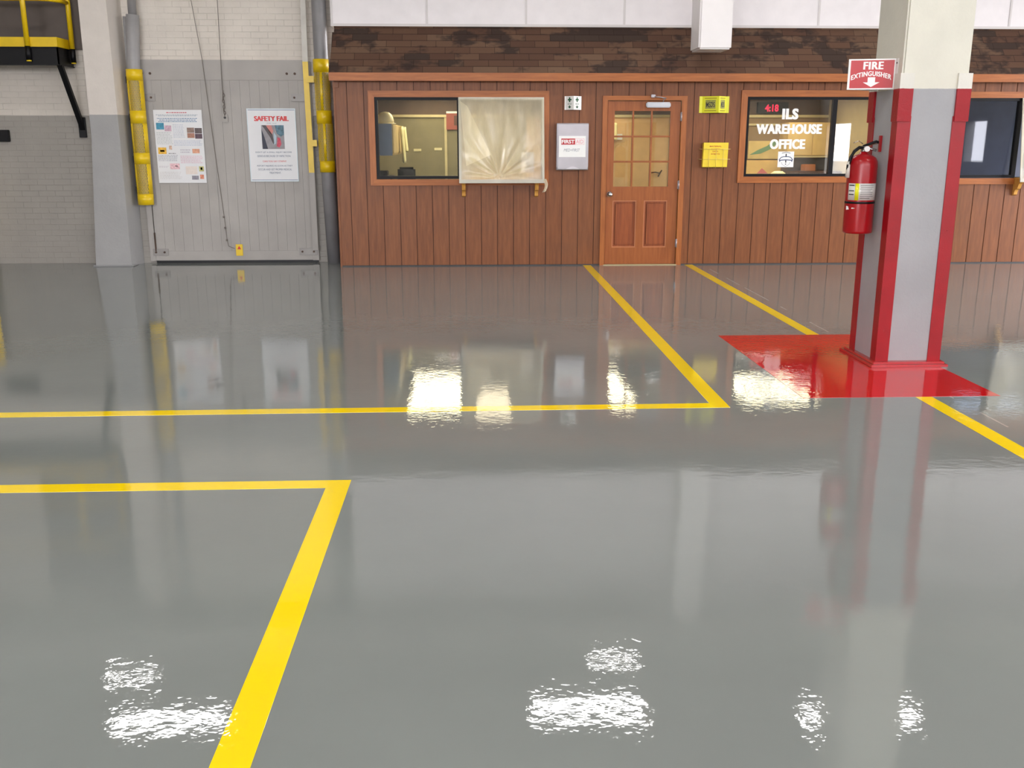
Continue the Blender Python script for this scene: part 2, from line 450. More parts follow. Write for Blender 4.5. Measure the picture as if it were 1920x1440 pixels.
# ------------------------------------------------------------------ office facade
def rects(x0, x1, z0, z1, holes):
    """rectangle minus holes, as a list of rectangles split column by column"""
    xs = sorted({x0, x1}|{q for h in holes for q in h[:2] if x0 < q < x1}); out = []
    for a, c in zip(xs, xs[1:]):
        m = (a+c)/2; hz = sorted((h[2], h[3]) for h in holes if h[0] < m < h[1]); z = z0
        for p0, p1 in hz:
            if p0 > z: out.append((a, c, z, p0))
            z = max(z, p1)
        if z < z1: out.append((a, c, z, z1))
    return out
W1 = (-1.2, .94, 1.06, 2.11); W2 = (3.43, 5.58, 1.08, 2.12); W3 = (5.89, 8.03, 1.06, 2.11)
DR = (1.69, 2.665, 0, 2.065)
holes = [W1, W2, W3, DR]
sd = MB(); xx = -1.66; nxt = -1.505
while xx < XR-0.01:
    e = min(nxt, XR)
    for a, c, z0, z1 in rects(xx+.0035, e-.0035, 0.012, 2.30, holes):
        sd.box((a, 0, z0), (c, .014, z1), 0.0025)
    xx = e; nxt = e+.2048
struct('', o=sd.build('wall_office', M_SIDING))
bk = MB()
for a, c, z0, z1 in rects(-1.655, XR, 0, 2.3, holes): bk.box((a, .008, z0), (c, .11, z1))
struct('', o=bk.build('wall_office_core', mat('dark_groove_stain', (74, 40, 28), 0.7)))
struct('', o=MB().box((-1.66, .015, 0), (-1.63, .5, 2.3)).build('wall_office_end', M_SIDING))
# interior
m_int = mat('office_wall_paint', (168, 150, 112), 0.6, var=0.05)
m_int2 = mat('office_upper_wall', (84, 62, 46), 0.6, var=0.15)
struct('', o=MB().box((-1.6, 3.5, 0), (.9, 3.6, 1.93)).build('wall_office_back', mat('olive_wall', (128, 120, 90), .6)))
struct('', o=MB().box((.9, 3.5, 0), (4.2, 3.6, 1.93)).build('wall_office_back_middle', mat('tan_wall', (226, 188, 138), .6)))
struct('', o=MB().box((4.2, 3.5, 0), (5.8, 3.6, 1.93)).build('wall_office_back_right', mat('brown_wall', (132, 108, 78), .6)))
struct('', o=MB().box((-1.6, 3.5, 1.93), (5.8, 3.6, 2.36)).build('wall_office_back_upper', m_int2))
struct('', o=MB().box((-1.62, .11, 0), (-1.6, 3.6, 2.36)).build('wall_office_left', m_int))
struct('', o=MB().box((5.78, .11, 0), (5.83, 3.6, 2.36)).build('wall_office_partition', m_int))
struct('', o=MB().box((5.83, 3.5, 0), (XR, 3.6, 2.36)).build('wall_store_back', mat('store_wall', (120, 126, 146), 0.7)))
struct('', o=MB().box((-1.62, .11, 2.345), (XR, 3.6, 2.40)).build('ceiling_office', mat('office_ceiling', (200, 190, 160), 0.7)))
struct('', o=MB().box((-1.6, 3.47, 1.925), (5.78, 3.5, 1.965)).build('trim_2', mat('cream_rail', (196, 182, 140), 0.5)))
r = MB(); r.box((-.405, 3.48, 0), (-.365, 3.5, 1.925)); r.box((3.2, 3.48, 0), (3.24, 3.5, 1.925)); r.box((4.1, 3.475, 1.80), (5.78, 3.5, 1.83))
struct('', o=r.build('trim_3', mat('cream_rail', (196, 182, 140), 0.5)))

def casing(root, x0, x1, z0, z1, w, d=.022):
    f = MB()
    f.prism([(x0, -d, z1), (x1, -d, z1), (x1-w, -d, z1-w), (x0+w, -d, z1-w)], (0, d+.02, 0))
    f.prism([(x0, -d, z0), (x1, -d, z0), (x1-w, -d, z0+w), (x0+w, -d, z0+w)], (0, d+.02, 0))
    f.build('casing_rail', M_TRIMH, root)
    f = MB()
    f.prism([(x0, -d, z0), (x0, -d, z1), (x0+w, -d, z1-w), (x0+w, -d, z0+w)], (0, d+.02, 0))
    f.prism([(x1, -d, z0), (x1, -d, z1), (x1-w, -d, z1-w), (x1-w, -d, z0+w)], (0, d+.02, 0))
    f.build('casing_stile', M_TRIMV, root)
def ring(x0, x1, z0, z1, w, y0, y1):
    f = MB(); f.box((x0, y0, z1-w), (x1, y1, z1)); f.box((x0, y0, z0), (x1, y1, z0+w))
    f.box((x0, y0, z0+w), (x0+w, y1, z1-w)); f.box((x1-w, y0, z0+w), (x1, y1, z1-w)); return f

def service_window(n, dx, pane):
    r = struct('window_%d' % n, (dx, 0, 1.0))
    casing(r, -1.247+dx, .985+dx, 1.015, 2.155, .076)
    ring(-1.170+dx, -.122+dx, 1.095, 2.08, .036, -.008, .05).build('sash', m_sash, r)
    MB().box((-1.135+dx, .022, 1.13), (-.157+dx, .027, 2.045)).build('window_pane', pane, r)
    ring(-.122+dx, .908+dx, 1.085, 2.078, .02, -.004, .06).build('opening_frame', m_sash, r)
    return r
service_window(1, 0, M_GLASS); service_window(3, 7.10, M_TINT)
r = struct('window_2', (4.5, 0, 1.0))
casing(r, 3.387, 5.62, 1.038, 2.168, .078)
ring(3.465, 5.542, 1.115, 2.09, .034, -.006, .05).build('sash', m_sash, r)
MB().box((4.555, -.004, 1.149), (4.612, .048, 2.056)).build('mullion', m_sash, r)
MB().box((3.499, .022, 1.149), (4.555, .027, 2.056)).build('window_pane', M_GLASS, r)
MB().box((4.612, .026, 1.149), (5.508, .031, 2.056)).build('window_pane', M_GLASS, r)

# shelf with masked opening
def shelf_and_sheet(dx, lab_s, lab_p, seed, notice):
    s = thing('service_shelf', (.4+dx, -.1, 1.08), lab_s, 'shelf', None)
    MB().box((-.112+dx, -.19, 1.078), (.90+dx, -.004, 1.098), .003).build('shelf_board', M_BRACKET, s)
    for xx in (-.085+dx, .83+dx):
        b = MB(); pts = [(0, 1.078), (-.165, 1.078), (-.165, 1.05), (-.13, 1.02), (-.115, .985), (-.10, .96), (-.062, .945), (-.045, .92), (-.04, .885), (0, .87)]
        b.prism([(xx-.022, -.001+q[0], q[1]) for q in pts], (.044, 0, 0)); b.build('bracket', M_BRACKET, s)
    c = thing('plastic_sheet', (.4+dx, -.1, 1.06), lab_p, 'plastic sheet')
    rnd = random.Random(seed); cx, cz = .36+dx, 1.12
    X0, X1, Z0, Z1 = -.135+dx, .915+dx, 1.052, 2.075
    ph = [rnd.uniform(0, 6) for _ in range(6)]
    def P(u, v, lift=0.0):
        x = X0+(X1-X0)*u; z = Z0+(Z1-Z0)*v
        y = -.03-.168*(1-v)**.8 if v > .03 else -.196
        a = math.atan2(z-cz, x-cx); d = math.hypot(x-cx, z-cz)
        edge = min(1, 6*u*(1-u))*min(1, 6*v*(1-v))
        f = math.sin(a*13+ph[0])*.016*math.exp(-d*1.9)+math.sin(a*29+ph[1])*.007*math.exp(-d*2.5)
        f += math.sin(x*31+z*5+ph[2])*.0035+math.sin(x*14-z*6+ph[3])*.006
        return Vector((x, y-lift-f*edge*1.3-.003, z))
    MB().grid(lambda u, v: P(u, v), 90, 70).build('film', M_PLASTIC, c)
    tri = [(.02, .98), (.10, .90), (.38, .36), (.34, .30), (.10, .21), (.02, .30)]
    def L(u, v):
        # blend across a quadrilateral of doubled film hanging from the upper left corner
        a = (.015, .96); b_ = (.10, .90); c_ = (.375, .33); d_ = (.08, .20)
        q0 = (a[0]+(d_[0]-a[0])*u, a[1]+(d_[1]-a[1])*u); q1 = (b_[0]+(c_[0]-b_[0])*u, b_[1]+(c_[1]-b_[1])*u)
        return P(q0[0]+(q1[0]-q0[0])*v, q0[1]+(q1[1]-q0[1])*v, .006)
    MB().grid(L, 30, 16).build('doubled_film', M_PLASTIC2, c)
    t = MB()
    t.box((X0-.004, -.036, Z1-.03), (X1+.004, -.026, Z1+.004), .002)
    t.prism([(X0-.004, -.036, Z1), (X0-.004, -.207, Z0), (X0-.004, -.197, Z0), (X0-.004, -.026, Z1)], (.028, 0, 0))
    t.prism([(X1-.024, -.036, Z1), (X1-.024, -.207, Z0), (X1-.024, -.197, Z0), (X1-.024, -.026, Z1)], (.028, 0, 0))
    t.box((X0-.004, -.206, Z0-.004), (X1+.004, -.194, Z0+.042), .002)
    t.build('masking_tape', mat('masking_tape', (196, 192, 178), 0.5), c)
    tl = MB().grid(lambda u, v: Vector((X1-.02+.035*u+.03*math.sin(v*3)+.012*math.sin(u*9+v*4), -.198-.015*math.sin(u*8+v*5), Z0+.03-.15*v+.02*u)), 14, 18)
    tl.build('loose_end', M_PLASTIC2, c)
    return c
shelf_and_sheet(0, 'narrow wooden service shelf on two curved brackets left of the first aid cabinet',
                'clear masking plastic taped over the service opening left of the first aid cabinet', 3, True)
shelf_and_sheet(7.10, 'narrow wooden service shelf whose bracket shows at the right edge behind the red striped column',
                'bright masking plastic at the far right edge beside the dark window', 5, False)
o = MB().box((.64, .0, 1.17), (.80, .002, 1.42)).build('paper_notice', m_paper); tag(o, 'white paper notice with a dark spot behind the masking plastic', 'notice')
MB().cyl((.735, -.003, 1.26), (.735, 0, 1.26), .03).build('printed_spot', m_greyink, o)

# ------------------------------------------------------------------ shingled roof and fascia
r = thing('shingled_roof', (3, 0, 2.36), 'brown mansard roof of stained asphalt shingles above the wooden office front', 'roof')
sl = MB(); n = 7; z0, z1, y0, y1 = 2.352, 2.91, -.13, .29
for k in range(n):
    a, b_ = k/n, (k+1)/n
    za, zb = z0+(z1-z0)*a, z0+(z1-z0)*b_+.012; ya, yb = y0+(y1-y0)*a, y0+(y1-y0)*b_
    sl.prism([(-1.695+.006*k, ya-.012, za), (-1.695+.006*k, yb-.001, zb), (-1.695+.006*k, yb+.01, zb), (-1.695+.006*k, ya+.01, za)], (XR+1.68-.006*k, 0, 0))
sl.build('shingles', M_SHINGLE, r)
MB().prism([(-1.688, -.10, 2.34), (-1.688, .29, 2.86), (-1.688, .29, 2.34)], (XR+1.69, 0, 0)).build('roof_core', mat('roof_end', (66, 48, 40), 0.8), r)
MB().box((-1.66, .27, 2.905), (XR, .30, 2.93)).build('ridge_strip', M_SHINGLE, r)
o = MB().box((-1.695, -.145, 2.262), (XR, -.12, 2.358), .004).box((-1.69, -.12, 2.30), (XR, .0, 2.315)).build('trim_4', M_TRIMH); struct('', o=o)
struct('', o=MB().box((-1.67, -.02, 2.19), (-1.60, 0, 2.262)).box((-1.668, -.012, 0.0), (-1.645, .02, 2.262)).build('trim_5', M_SIDING))
struct('', o=MB().box((-1.66, -.004, 0), (1.65, .004, .014)).box((2.71, -.004, 0), (XR, .004, .014)).build('baseboard_office', mat('floor_caulk', (60, 56, 56), 0.6)))

# ------------------------------------------------------------------ office door
r = struct('door_1', (2.175, 0, 0))
f = MB(); f.prism([(1.650, -.024, 2.098), (2.706, -.024, 2.098), (2.640, -.024, 2.044), (1.714, -.024, 2.044)], (0, .06, 0)); f.build('casing_rail', M_TRIMH, r)
f = MB(); f.prism([(1.650, -.024, 0), (1.650, -.024, 2.098), (1.714, -.024, 2.044), (1.714, -.024, 0)], (0, .06, 0))
f.prism([(2.706, -.024, 0), (2.706, -.024, 2.098), (2.640, -.024, 2.044), (2.640, -.024, 0)], (0, .06, 0)); f.build('casing_stile', M_TRIMV, r)
f = MB(); y0, y1 = .006, .042
X = [1.720, 1.806, 2.507, 2.634]; 
f.box((X[0], y0, .012), (X[1], y1, 2.036), .002); f.box((X[2], y0, .012), (X[3], y1, 2.036), .002)
f.box((X[1], y0, 1.918), (X[2], y1, 2.036), .002); f.box((X[1], y0, .82), (X[2], y1, .994), .002); f.box((X[1], y0, .012), (X[2], y1, .225), .002)
f.box((2.112, y0, .225), (2.207, y1, .82), .002)
f.build('slab', M_DOORW, r)
for a, c in ((1.806, 2.112), (2.207, 2.507)):
    g = MB(); g.box((a, .022, .225), (c, .032, .82)); g.box((a+.035, .014, .26), (c-.035, .024, .785), .008); g.build('door_panel', M_DPANEL, r)
    g = ring(a, c, .225, .82, .012, .010, .024); g.build('panel_moulding', mat('light_moulding', (186, 118, 76), 0.4), r)
g = MB(); cw = (2.507-1.806)/3; ch = (1.918-.994)/3
for k in (1, 2):
    g.box((1.806+cw*k-.011, .008, .994), (1.806+cw*k+.011, .04, 1.918), .003); g.box((1.806, .0085, .994+ch*k-.011), (2.507, .0395, .994+ch*k+.011), .003)
g.build('glazing_bar', M_DOORW, r)
for i in range(3):
    for j in range(3):
        MB().box((1.806+cw*i+.011*(i > 0), .022, .994+ch*j+.011*(j > 0)), (1.806+cw*(i+1)-.011*(i < 2), .026, .994+ch*(j+1)-.011*(j < 2))).build('door_pane', M_GLASS, r)
k_ = MB(); k_.cyl((1.765, .006, .90), (1.765, -.008, .90), .034); k_.cyl((1.765, -.008, .90), (1.765, -.03, .90), .013)
kb = MB().bm; bmesh.ops.create_uvsphere(kb, u_segments=20, v_segments=12, radius=.03)
q = MB(); bmesh.ops.create_uvsphere(q.bm, u_segments=20, v_segments=12, radius=.03)
for v in q.bm.verts: v.co = Vector((1.765+v.co.x, -.05+v.co.y*.75, .90+v.co.z))
for fc in q.bm.faces: fc.smooth = True
k_.build('rose', m_chrome, r); q.build('knob', m_chrome, r)
for zz in (1.85, 1.015, .28):
    MB().box((2.628, -.002, zz-.05), (2.646, .006, zz+.05)).cyl((2.637, -.03, zz-.055), (2.637, -.03, zz+.055), .008, seg=12).box((2.631, -.03, zz-.05), (2.643, 0, zz+.05)).build('hinge', m_steel, r)
MB().box((1.70, -.03, 0), (2.65, .10, .010), .002).build('threshold', mat('brass_threshold', (186, 170, 130), 0.4, 0.3), r)
c = thing('door_closer', (2.34, -.03, 1.99), 'silver overhead door closer at the top of the wooden office door', 'door closer')
MB().box((2.19, -.055, 1.958), (2.495, .004, 2.022), .012).build('body', mat('closer_silver', (186, 188, 194), 0.35, 0.3), c)
MB().tube([(2.40, -.03, 2.02), (2.41, -.03, 2.055), (2.43, -.05, 2.068), (2.36, -.10, 2.078), (2.28, -.05, 2.088)], .007).build('arm', m_steel, c)
MB().box((2.245, -.06, 2.078), (2.30, -.026, 2.112), .004).build('arm_shoe', m_steel, c)

# ------------------------------------------------------------------ wall fittings
c = thing('first_aid_cabinet', (1.27, 0, 1.2), 'grey steel first aid cabinet with a white label left of the office door', 'cabinet')
b = MB(); b.prism([(1.074, -.003, 1.205), (1.074, -.115, 1.205), (1.074, -.125, 1.24), (1.074, -.125, 1.755), (1.074, -.115, 1.768), (1.074, -.003, 1.768)], (.394, 0, 0))
b.build('body', m_steel, c)
MB().box((1.084, -.131, 1.215), (1.458, -.125, 1.755), .003).build('door', m_steel, c)
b = MB(); pts = [(1.20+.14*0, 0)]
b.prism([(1.19+.0085*i, -.1325, 1.217+.028*math.sin(PI*i/20)) for i in range(21)], (0, .0015, 0)); b.build('finger_notch', mat('pale_notch', (200, 196, 200), 0.4), c)
lab = MB().box((1.100, -.1325, 1.362), (1.433, -.131, 1.616)).build('label_card', m_sign, c)
MB().box((1.128, -.1335, 1.512), (1.300, -.1325, 1.585)).build('red_block', m_signred, lab)
text('FIRST', m_sign, lab, (1.214, -.1335, 1.525), .160, .046, bold=.03)
ring(1.300, 1.414, 1.512, 1.585, .003, -.1335, -.1325).build('red_outline', mat('pale_red_ink', (232, 150, 160), 0.5), lab)
text('AID', mat('pale_red_ink', (232, 150, 160), 0.5), lab, (1.357, -.1325, 1.525), .09, .046)
text('MED+FIRST', m_greyink, lab, (1.262, -.1325, 1.428), .20, .036, shear=.2)

def vsign(name, x0, x1, xa, z0, z1, dep, m, label, fl=.03):
    """folded two-face wall sign: two flanges on the wall, apex standing off by dep"""
    c = thing(name, ((x0+x1)/2, 0, z0), label, 'sign')
    t = .003; y = -.002
    b = MB(); b.prism([(x0, y, z0), (x0+fl, y, z0), (xa, -dep, z0), (x1-fl, y, z0), (x1, y, z0), (x1, y-t, z0), (x1-fl-.001, y-t, z0), (xa, -dep-t*1.2, z0), (x0+fl+.001, y-t, z0), (x0, y-t, z0)], (0, 0, z1-z0))
    b.build('folded_panel', m, c); return c
c = vsign('first_aid_sign', 1.177, 1.385, 1.281, 1.93, 2.093, .085, m_sign, 'small white folded sign with green crosses above the first aid cabinet', .012)
def face(xa, xb, ya, yb): # frame on a sloping face, returns (origin fn, R)
    R = Vector((xb-xa, yb-ya, 0)).normalized(); N = R.cross(Vector((0, 0, 1)))
    return R, N
for (xa, ya, xb, yb) in ((1.189, -.005, 1.281, -.0886), (1.281, -.0886, 1.373, -.005)):
    R, N = face(xa, xb, ya, yb); C = Vector(((xa+xb)/2, (ya+yb)/2, 0))+N*.0008
    def bar(u0, u1, v0, v1):
        return [C+R*u0+Vector((0, 0, v0)), C+R*u1+Vector((0, 0, v0)), C+R*u1+Vector((0, 0, v1)), C+R*u0+Vector((0, 0, v1))]
    b = MB(); b.prism(bar(-.010, .010, 2.022, 2.078), N*.0006); b.prism(bar(-.028, .028, 2.041, 2.059), N*.0007); b.build('green_cross', m_green, c)
    b = MB(); b.prism([C+R*-.026+Vector((0, 0, 1.968)), C+R*0+Vector((0, 0, 1.945)), C+R*.026+Vector((0, 0, 1.968))], N*.0006); b.prism(bar(-.008, .008, 1.966, 1.98), N*.0007); b.build('green_arrow', m_green, c)
    text('FIRST AID', m_green, c, C+Vector((0, 0, 1.992)), .06, .013, R=R)
c = vsign('data_sheet_sign', 2.862, 3.236, 3.083, 1.895, 2.094, .10, m_yel3, 'lime yellow folded sign right of the office door, above the yellow binder rack', .035)
for (xa, ya, xb, yb, wd_) in ((2.897, -.005, 3.083, -.1036, .15), (3.083, -.1036, 3.201, -.005, .10)):
    R, N = face(xa, xb, ya, yb); C = Vector(((xa+xb)/2, (ya+yb)/2, 0))+N*.0008; h = wd_/2
    def bar(u0, u1, v0, v1): return [C+R*u0+Vector((0, 0, v0)), C+R*u1+Vector((0, 0, v0)), C+R*u1+Vector((0, 0, v1)), C+R*u0+Vector((0, 0, v1))]
    for v_ in (2.066, 1.916):
        b = MB(); b.prism(bar(-h, h, v_, v_+.007), N*.0006); b.build('border_line', mat('olive_ink', (120, 96, 10), 0.5), c)
    b = MB(); b.prism(bar(-h*.85, h*.85, 1.945, 2.05), N*.0006); b.build('window_print', mat('olive_print', (150, 148, 66), 0.35, var=0.3, nscale=30), c)
    text('MSDS', m_ink, c, C+N*.0007+Vector((0, 0, 1.962)), wd_*.72, .062, R=R, bold=.01)

c = thing('binder_rack', (3.07, -.01, 1.235), 'yellow data sheet binder held in a wire rack right of the office door', 'binder rack')
MB().prism([(2.917, -.025, 1.237), (3.228, -.025, 1.237), (3.234, -.025, 1.535), (2.923, -.025, 1.535)], (0, -.065, 0)).build('binder', m_yel2, c)
b = MB()
for z_ in (1.457, 1.332):
    b.tube([(2.882, -.003, z_), (2.882, -.097, z_), (3.262, -.097, z_), (3.262, -.003, z_)], .003, 6)
for x_ in (2.99, 3.08, 3.17): b.tube([(x_, -.10, 1.457), (x_, -.10, 1.225), (x_, -.003, 1.225)], .0025, 6)
b.build('wire_rack', mat('pale_wire', (222, 196, 120), 0.3, 0.4), c)
b = thing; 
for i, (tx, wd_, hh) in enumerate((('MATERIAL', .15, .017), ('SAFETY', .11, .013), ('DATA', .07, .016), ('SHEETS', .11, .016))):
    text(tx, mat('orange_ink', (196, 84, 14), 0.5), c, (3.072, -.0902, 1.482-.031*i), wd_, hh, bold=.02)

# window lettering and emblem
g = thing('window_lettering', (3.95, .0, 1.4), 'white vinyl window lettering reading ILS WAREHOUSE OFFICE', 'lettering')
for tx, cx, z0, wd_, hh in (('ILS', 4.028, 1.818, .208, .132), ('WAREHOUSE', 4.025, 1.640, .84, .122), ('OFFICE', 4.017, 1.455, .455, .122)):
    text(tx, m_sign, g, (cx, .0215, z0), wd_-.010, hh, bold=.035, fat=.005, space=1.10)
e = MB().box((3.905, .019, 1.232), (4.110, .0215, 1.425)).build('window_emblem', m_sign); tag(e, 'square white sticker with a blue winged emblem below the window lettering', 'sticker')
def poly(pts, y, m, par, name, t=.0006): return MB().prism([(a, y, b_) for a, b_ in pts], (0, t, 0)).build(name, m, par)
cx, cz, yy = 4.008, 1.328, .0183
b = MB()
def stroke(b, pts, w, y):
    for (a, c_), (d, e_) in zip(pts, pts[1:]):
        v = Vector((d-a, e_-c_)).normalized(); nx, nz = -v.y*w/2, v.x*w/2
        b.prism([(a+nx, y, c_+nz), (d+nx, y, e_+nz), (d-nx, y, e_-nz), (a-nx, y, c_-nz)], (0, .0006, 0))
stroke(b, [(cx-.085, cz-.002), (cx-.06, cz+.026), (cx-.03, cz+.034), (cx+.03, cz+.034), (cx+.06, cz+.026), (cx+.085, cz-.002)], .009, yy)
stroke(b, [(cx-.085, cz-.012), (cx-.05, cz-.008), (cx, cz-.006), (cx+.05, cz-.008), (cx+.085, cz-.012)], .011, yy)
stroke(b, [(cx-.085, cz+.0), (cx-.075, cz-.03)], .01, yy); stroke(b, [(cx+.085, cz+.0), (cx+.075, cz-.03)], .01, yy)
b.build('blue_wings', m_blue, e)
for P_ in ([(cx, cz+.07), (cx, cz+.036)], [(cx, cz-.012), (cx, cz-.04)], [(cx, cz-.052), (cx, cz-.064)]):
    b = MB(); stroke(b, P_, .014, yy); b.build('dark_bar', m_ink, e)
b = MB(); stroke(b, [(cx-.055, cz+.077), (cx, cz+.088), (cx+.055, cz+.077)], .006, yy); b.build('dark_arch', m_ink, e)
b = MB(); stroke(b, [(cx-.055, cz-.035), (cx-.045, cz-.062), (cx, cz-.088), (cx+.045, cz-.062), (cx+.055, cz-.035)], .004, yy); b.build('shield_outline', m_greyink, e)

# ------------------------------------------------------------------ office interior things
c = thing('overhead_cabinet', (-1.3, 1.5, 1.38), 'long beige wall cabinet seen through the clear left pane, hard hat on top', 'cabinet')
MB().box((-1.598, .62, 1.372), (-1.015, 2.4, 1.775), .004).build('body', mat('beige_laminate', (196, 172, 124), 0.4), c)
MB().box((-1.598, .612, 1.372), (-1.015, .62, 1.775)).build('end_panel', mat('daylight_blue_laminate', (128, 142, 168), 0.4), c)  # blue-grey colour paints in the daylight falling on the cabinet end
for k in range(3): MB().box((-1.014, .66+.58*k, 1.40), (-1.002, 1.21+.58*k, 1.765), .003).build('cabinet_door', mat('beige_laminate', (196, 172, 124), 0.4), c)
h = thing('hard_hat', (-1.12, .95, 1.776), 'cream hard hat on the wall cabinet behind the left window', 'hard hat')
m_hat = mat('cream_plastic', (240, 226, 180), 0.3)
q = MB(); q.lathe((-1.125, .95), [(.118, 1.785), (.116, 1.82), (.106, 1.86), (.085, 1.90), (.055, 1.925), (.02, 1.934), (.001, 1.935)], 32); q.build('shell', m_hat, h)
MB().lathe((-1.125, .94), [(.145, 1.777), (.147, 1.783), (.115, 1.792), (.11, 1.777)], 32).build('brim', m_hat, h)
for i, (x_, y_, lab, zz) in enumerate(((-.975, 1.75, 'pale jacket hanging on the cabinet front, nearer of two', 1.25), (-.975, 2.3, 'pale jacket hanging on the cabinet front, farther of two', 1.40))):
    j = MB(); j.grid(lambda u, v: Vector((x_+.02*math.sin(u*7)+.03*v, y_-.09+.2*u, 1.74-(1.74-zz)*v+.02*math.sin(u*PI))), 12, 12)
    o = j.build('hanging_jacket', mat('pale_cloth', (212, 206, 160), 0.8), None, .02); tag(o, lab, 'jacket', 'jackets on the wall cabinet')
c = thing('office_chair', (-.93, 2.0, 0), 'black high-backed office chair seen low in the left window', 'chair')
MB().box((-1.06, 2.02, .72), (-.80, 2.08, 1.19), .03).build('backrest', m_black, c)
MB().box((-1.12, 1.6, .44), (-.76, 2.05, .52), .03).build('seat', m_black, c)
MB().cyl((-.94, 1.83, .1), (-.94, 1.83, .44), .03).build('pedestal', m_black, c); MB().box((-.96, 2.04, .46), (-.92, 2.07, .8)).build('back_post', m_black, c)
b = MB()
for k in range(5):
    t = k*2*PI/5; b.tube([(-.94, 1.83, .12), (-.94+.28*math.cos(t), 1.83+.28*math.sin(t), .06)], .018); b.cyl((-.94+.28*math.cos(t), 1.83+.28*math.sin(t)-.012, .03), (-.94+.28*math.cos(t), 1.83+.28*math.sin(t)+.012, .03), .03, seg=14)
b.build('base', m_black, c)
c = thing('desk', (-1.3, 1.2, 0), 'dark desk along the office wall under the beige wall cabinet', 'desk')
MB().box((-1.598, .3, 1.03), (-1.14, 2.6, 1.065), .004).build('desktop', mat('dark_laminate', (52, 44, 40), 0.4), c)
for y_ in (.32, 2.52): MB().box((-1.598, y_, 0), (-1.18, y_+.04, 1.03)).build('side_panel', mat('dark_laminate', (52, 44, 40), 0.4), c)
o = MB().box((-1.38, 1.9, 1.066), (-1.20, 2.2, 1.14), .01).build('desk_telephone', m_black); tag(o, 'black desk telephone on the dark desk in the left window', 'telephone')
o = MB().box((-.372, 3.462, 1.735), (-.06, 3.469, 2.01)).build('red_poster', mat('faded_red_print', (150, 74, 62), 0.5)); tag(o, 'faded red poster at the top right of the clear left pane', 'poster')
MB().box((-.37, 3.459, 1.985), (-.06, 3.4615, 2.015)).build('white_header', m_sign, o); MB().box((-.25, 3.459, 1.80), (-.10, 3.4615, 1.95)).build('dark_print', mat('brown_print', (92, 60, 48), 0.6), o)
for x0, x1, z_, lab in ((-.90, -.78, 1.42, 'small cream name plate on the office back wall, left of two'), (-.57, -.45, 1.435, 'small cream name plate on the office back wall, right of two')):
    o = MB().box((x0, 3.49, z_-.02), (x1, 3.499, z_+.02), .002).build('name_plate', mat('cream_plate', (214, 204, 160), 0.5)); tag(o, lab, 'name plate', 'name plates on the back wall')
# things behind the second window
def pic(name, x0, x1, z0, z1, y, col, lab, cat='poster'):
    o = MB().box((x0, y-.012, z0), (x1, y, z1), .002).build(name, mat(name+'_print', col, 0.5, var=0.1)); return tag(o, lab, cat)
o = pic('framed_print', 4.50, 5.05, 1.275, 1.56, 3.49, (206, 180, 116), 'yellowish print with a green diagonal swoosh behind the lettered window')
MB().prism([(4.52, 3.474, 1.34), (4.66, 3.474, 1.42), (4.80, 3.474, 1.48), (4.90, 3.474, 1.555), (5.0, 3.474, 1.545), (4.86, 3.474, 1.43), (4.70, 3.474, 1.36)], (0, .003, 0)).build('green_swoosh', mat('swoosh_green', (104, 140, 104), 0.6), o)
o = pic('yellow_print', 4.47, 5.05, 1.02, 1.255, 3.49, (222, 184, 110), 'yellow print with a pink peak at the lower left of the lettered window')
MB().prism([(4.66, 3.474, 1.045), (4.74, 3.474, 1.13), (4.84, 3.474, 1.045)], (0, .003, 0)).build('pink_peak', mat('pink_print', (206, 110, 110), 0.6), o)
c = thing('digital_clock', (4.83, 3.45, 1.97), 'black digital clock with glowing red figures at top left of the lettered window', 'clock')
MB().box((4.60, 3.44, 1.99), (5.10, 3.499, 2.16), .006).build('housing', m_black, c)
text('4:18', emis('red_led', (1, .02, .06), 1.5), c, (4.83, 3.4395, 2.015), .22, .11, bold=.03, name='lit_figures')
c = thing('wall_cabinet', (5.4, 3.2, 1.38), 'beige cabinet on the wall at the right of the lettered window', 'cabinet')
MB().box((5.0, 3.05, 1.33), (5.77, 3.495, 1.84), .004).build('body', mat('pale_laminate', (208, 178, 120), 0.4), c)
MB().box((5.01, 3.036, 1.34), (5.385, 3.05, 1.83), .003).build('cabinet_door', mat('pale_laminate', (208, 178, 120), 0.4), c)
MB().box((5.395, 3.036, 1.34), (5.765, 3.05, 1.83), .003).build('cabinet_door', mat('pale_laminate', (208, 178, 120), 0.4), c)
MB().box((5.0, 3.03, 1.305), (5.77, 3.495, 1.328)).build('light_rail', mat('cream_rail', (196, 182, 140), 0.5), c)
c = thing('file_cabinet', (5.3, 2.9, 0), 'dark brown storage cabinet below the beige wall cabinet in the lettered window', 'cabinet')
MB().box((5.1, 2.7, 0), (5.77, 3.49, 1.10), .005).build('body', mat('dark_brown_laminate', (84, 54, 46), 0.5), c)
for k in range(3): MB().box((5.12, 2.685, .06+.34*k), (5.75, 2.70, .38+.34*k), .003).build('drawer', mat('dark_brown_laminate', (84, 54, 46), 0.5), c)
o = MB().lathe((4.42, 1.6), [(.12, 1.05), (.118, 1.08), (.10, 1.11), (.06, 1.135), (.001, 1.14)], 28).build('hat_dome', m_hat); tag(o, 'cream hard hat dome showing just above the sill below the emblem sticker', 'lamp')  # dome read as a hard hat top, set on a stem
MB().cyl((4.42, 1.6, .77), (4.42, 1.6, 1.05), .02).build('stem', m_steel, o)
c = thing('office_table', (4.2, 1.7, 0), 'wooden table inside the lettered window', 'table')
MB().box((3.6, 1.2, .735), (4.9, 2.0, .77), .004).build('tabletop', M_BRACKET, c)
for x_, y_ in ((3.65, 1.25), (4.85, 1.25), (3.65, 1.95), (4.85, 1.95)): MB().box((x_-.025, y_-.025, 0), (x_+.025, y_+.025, .735)).build('leg', M_BRACKET, c)
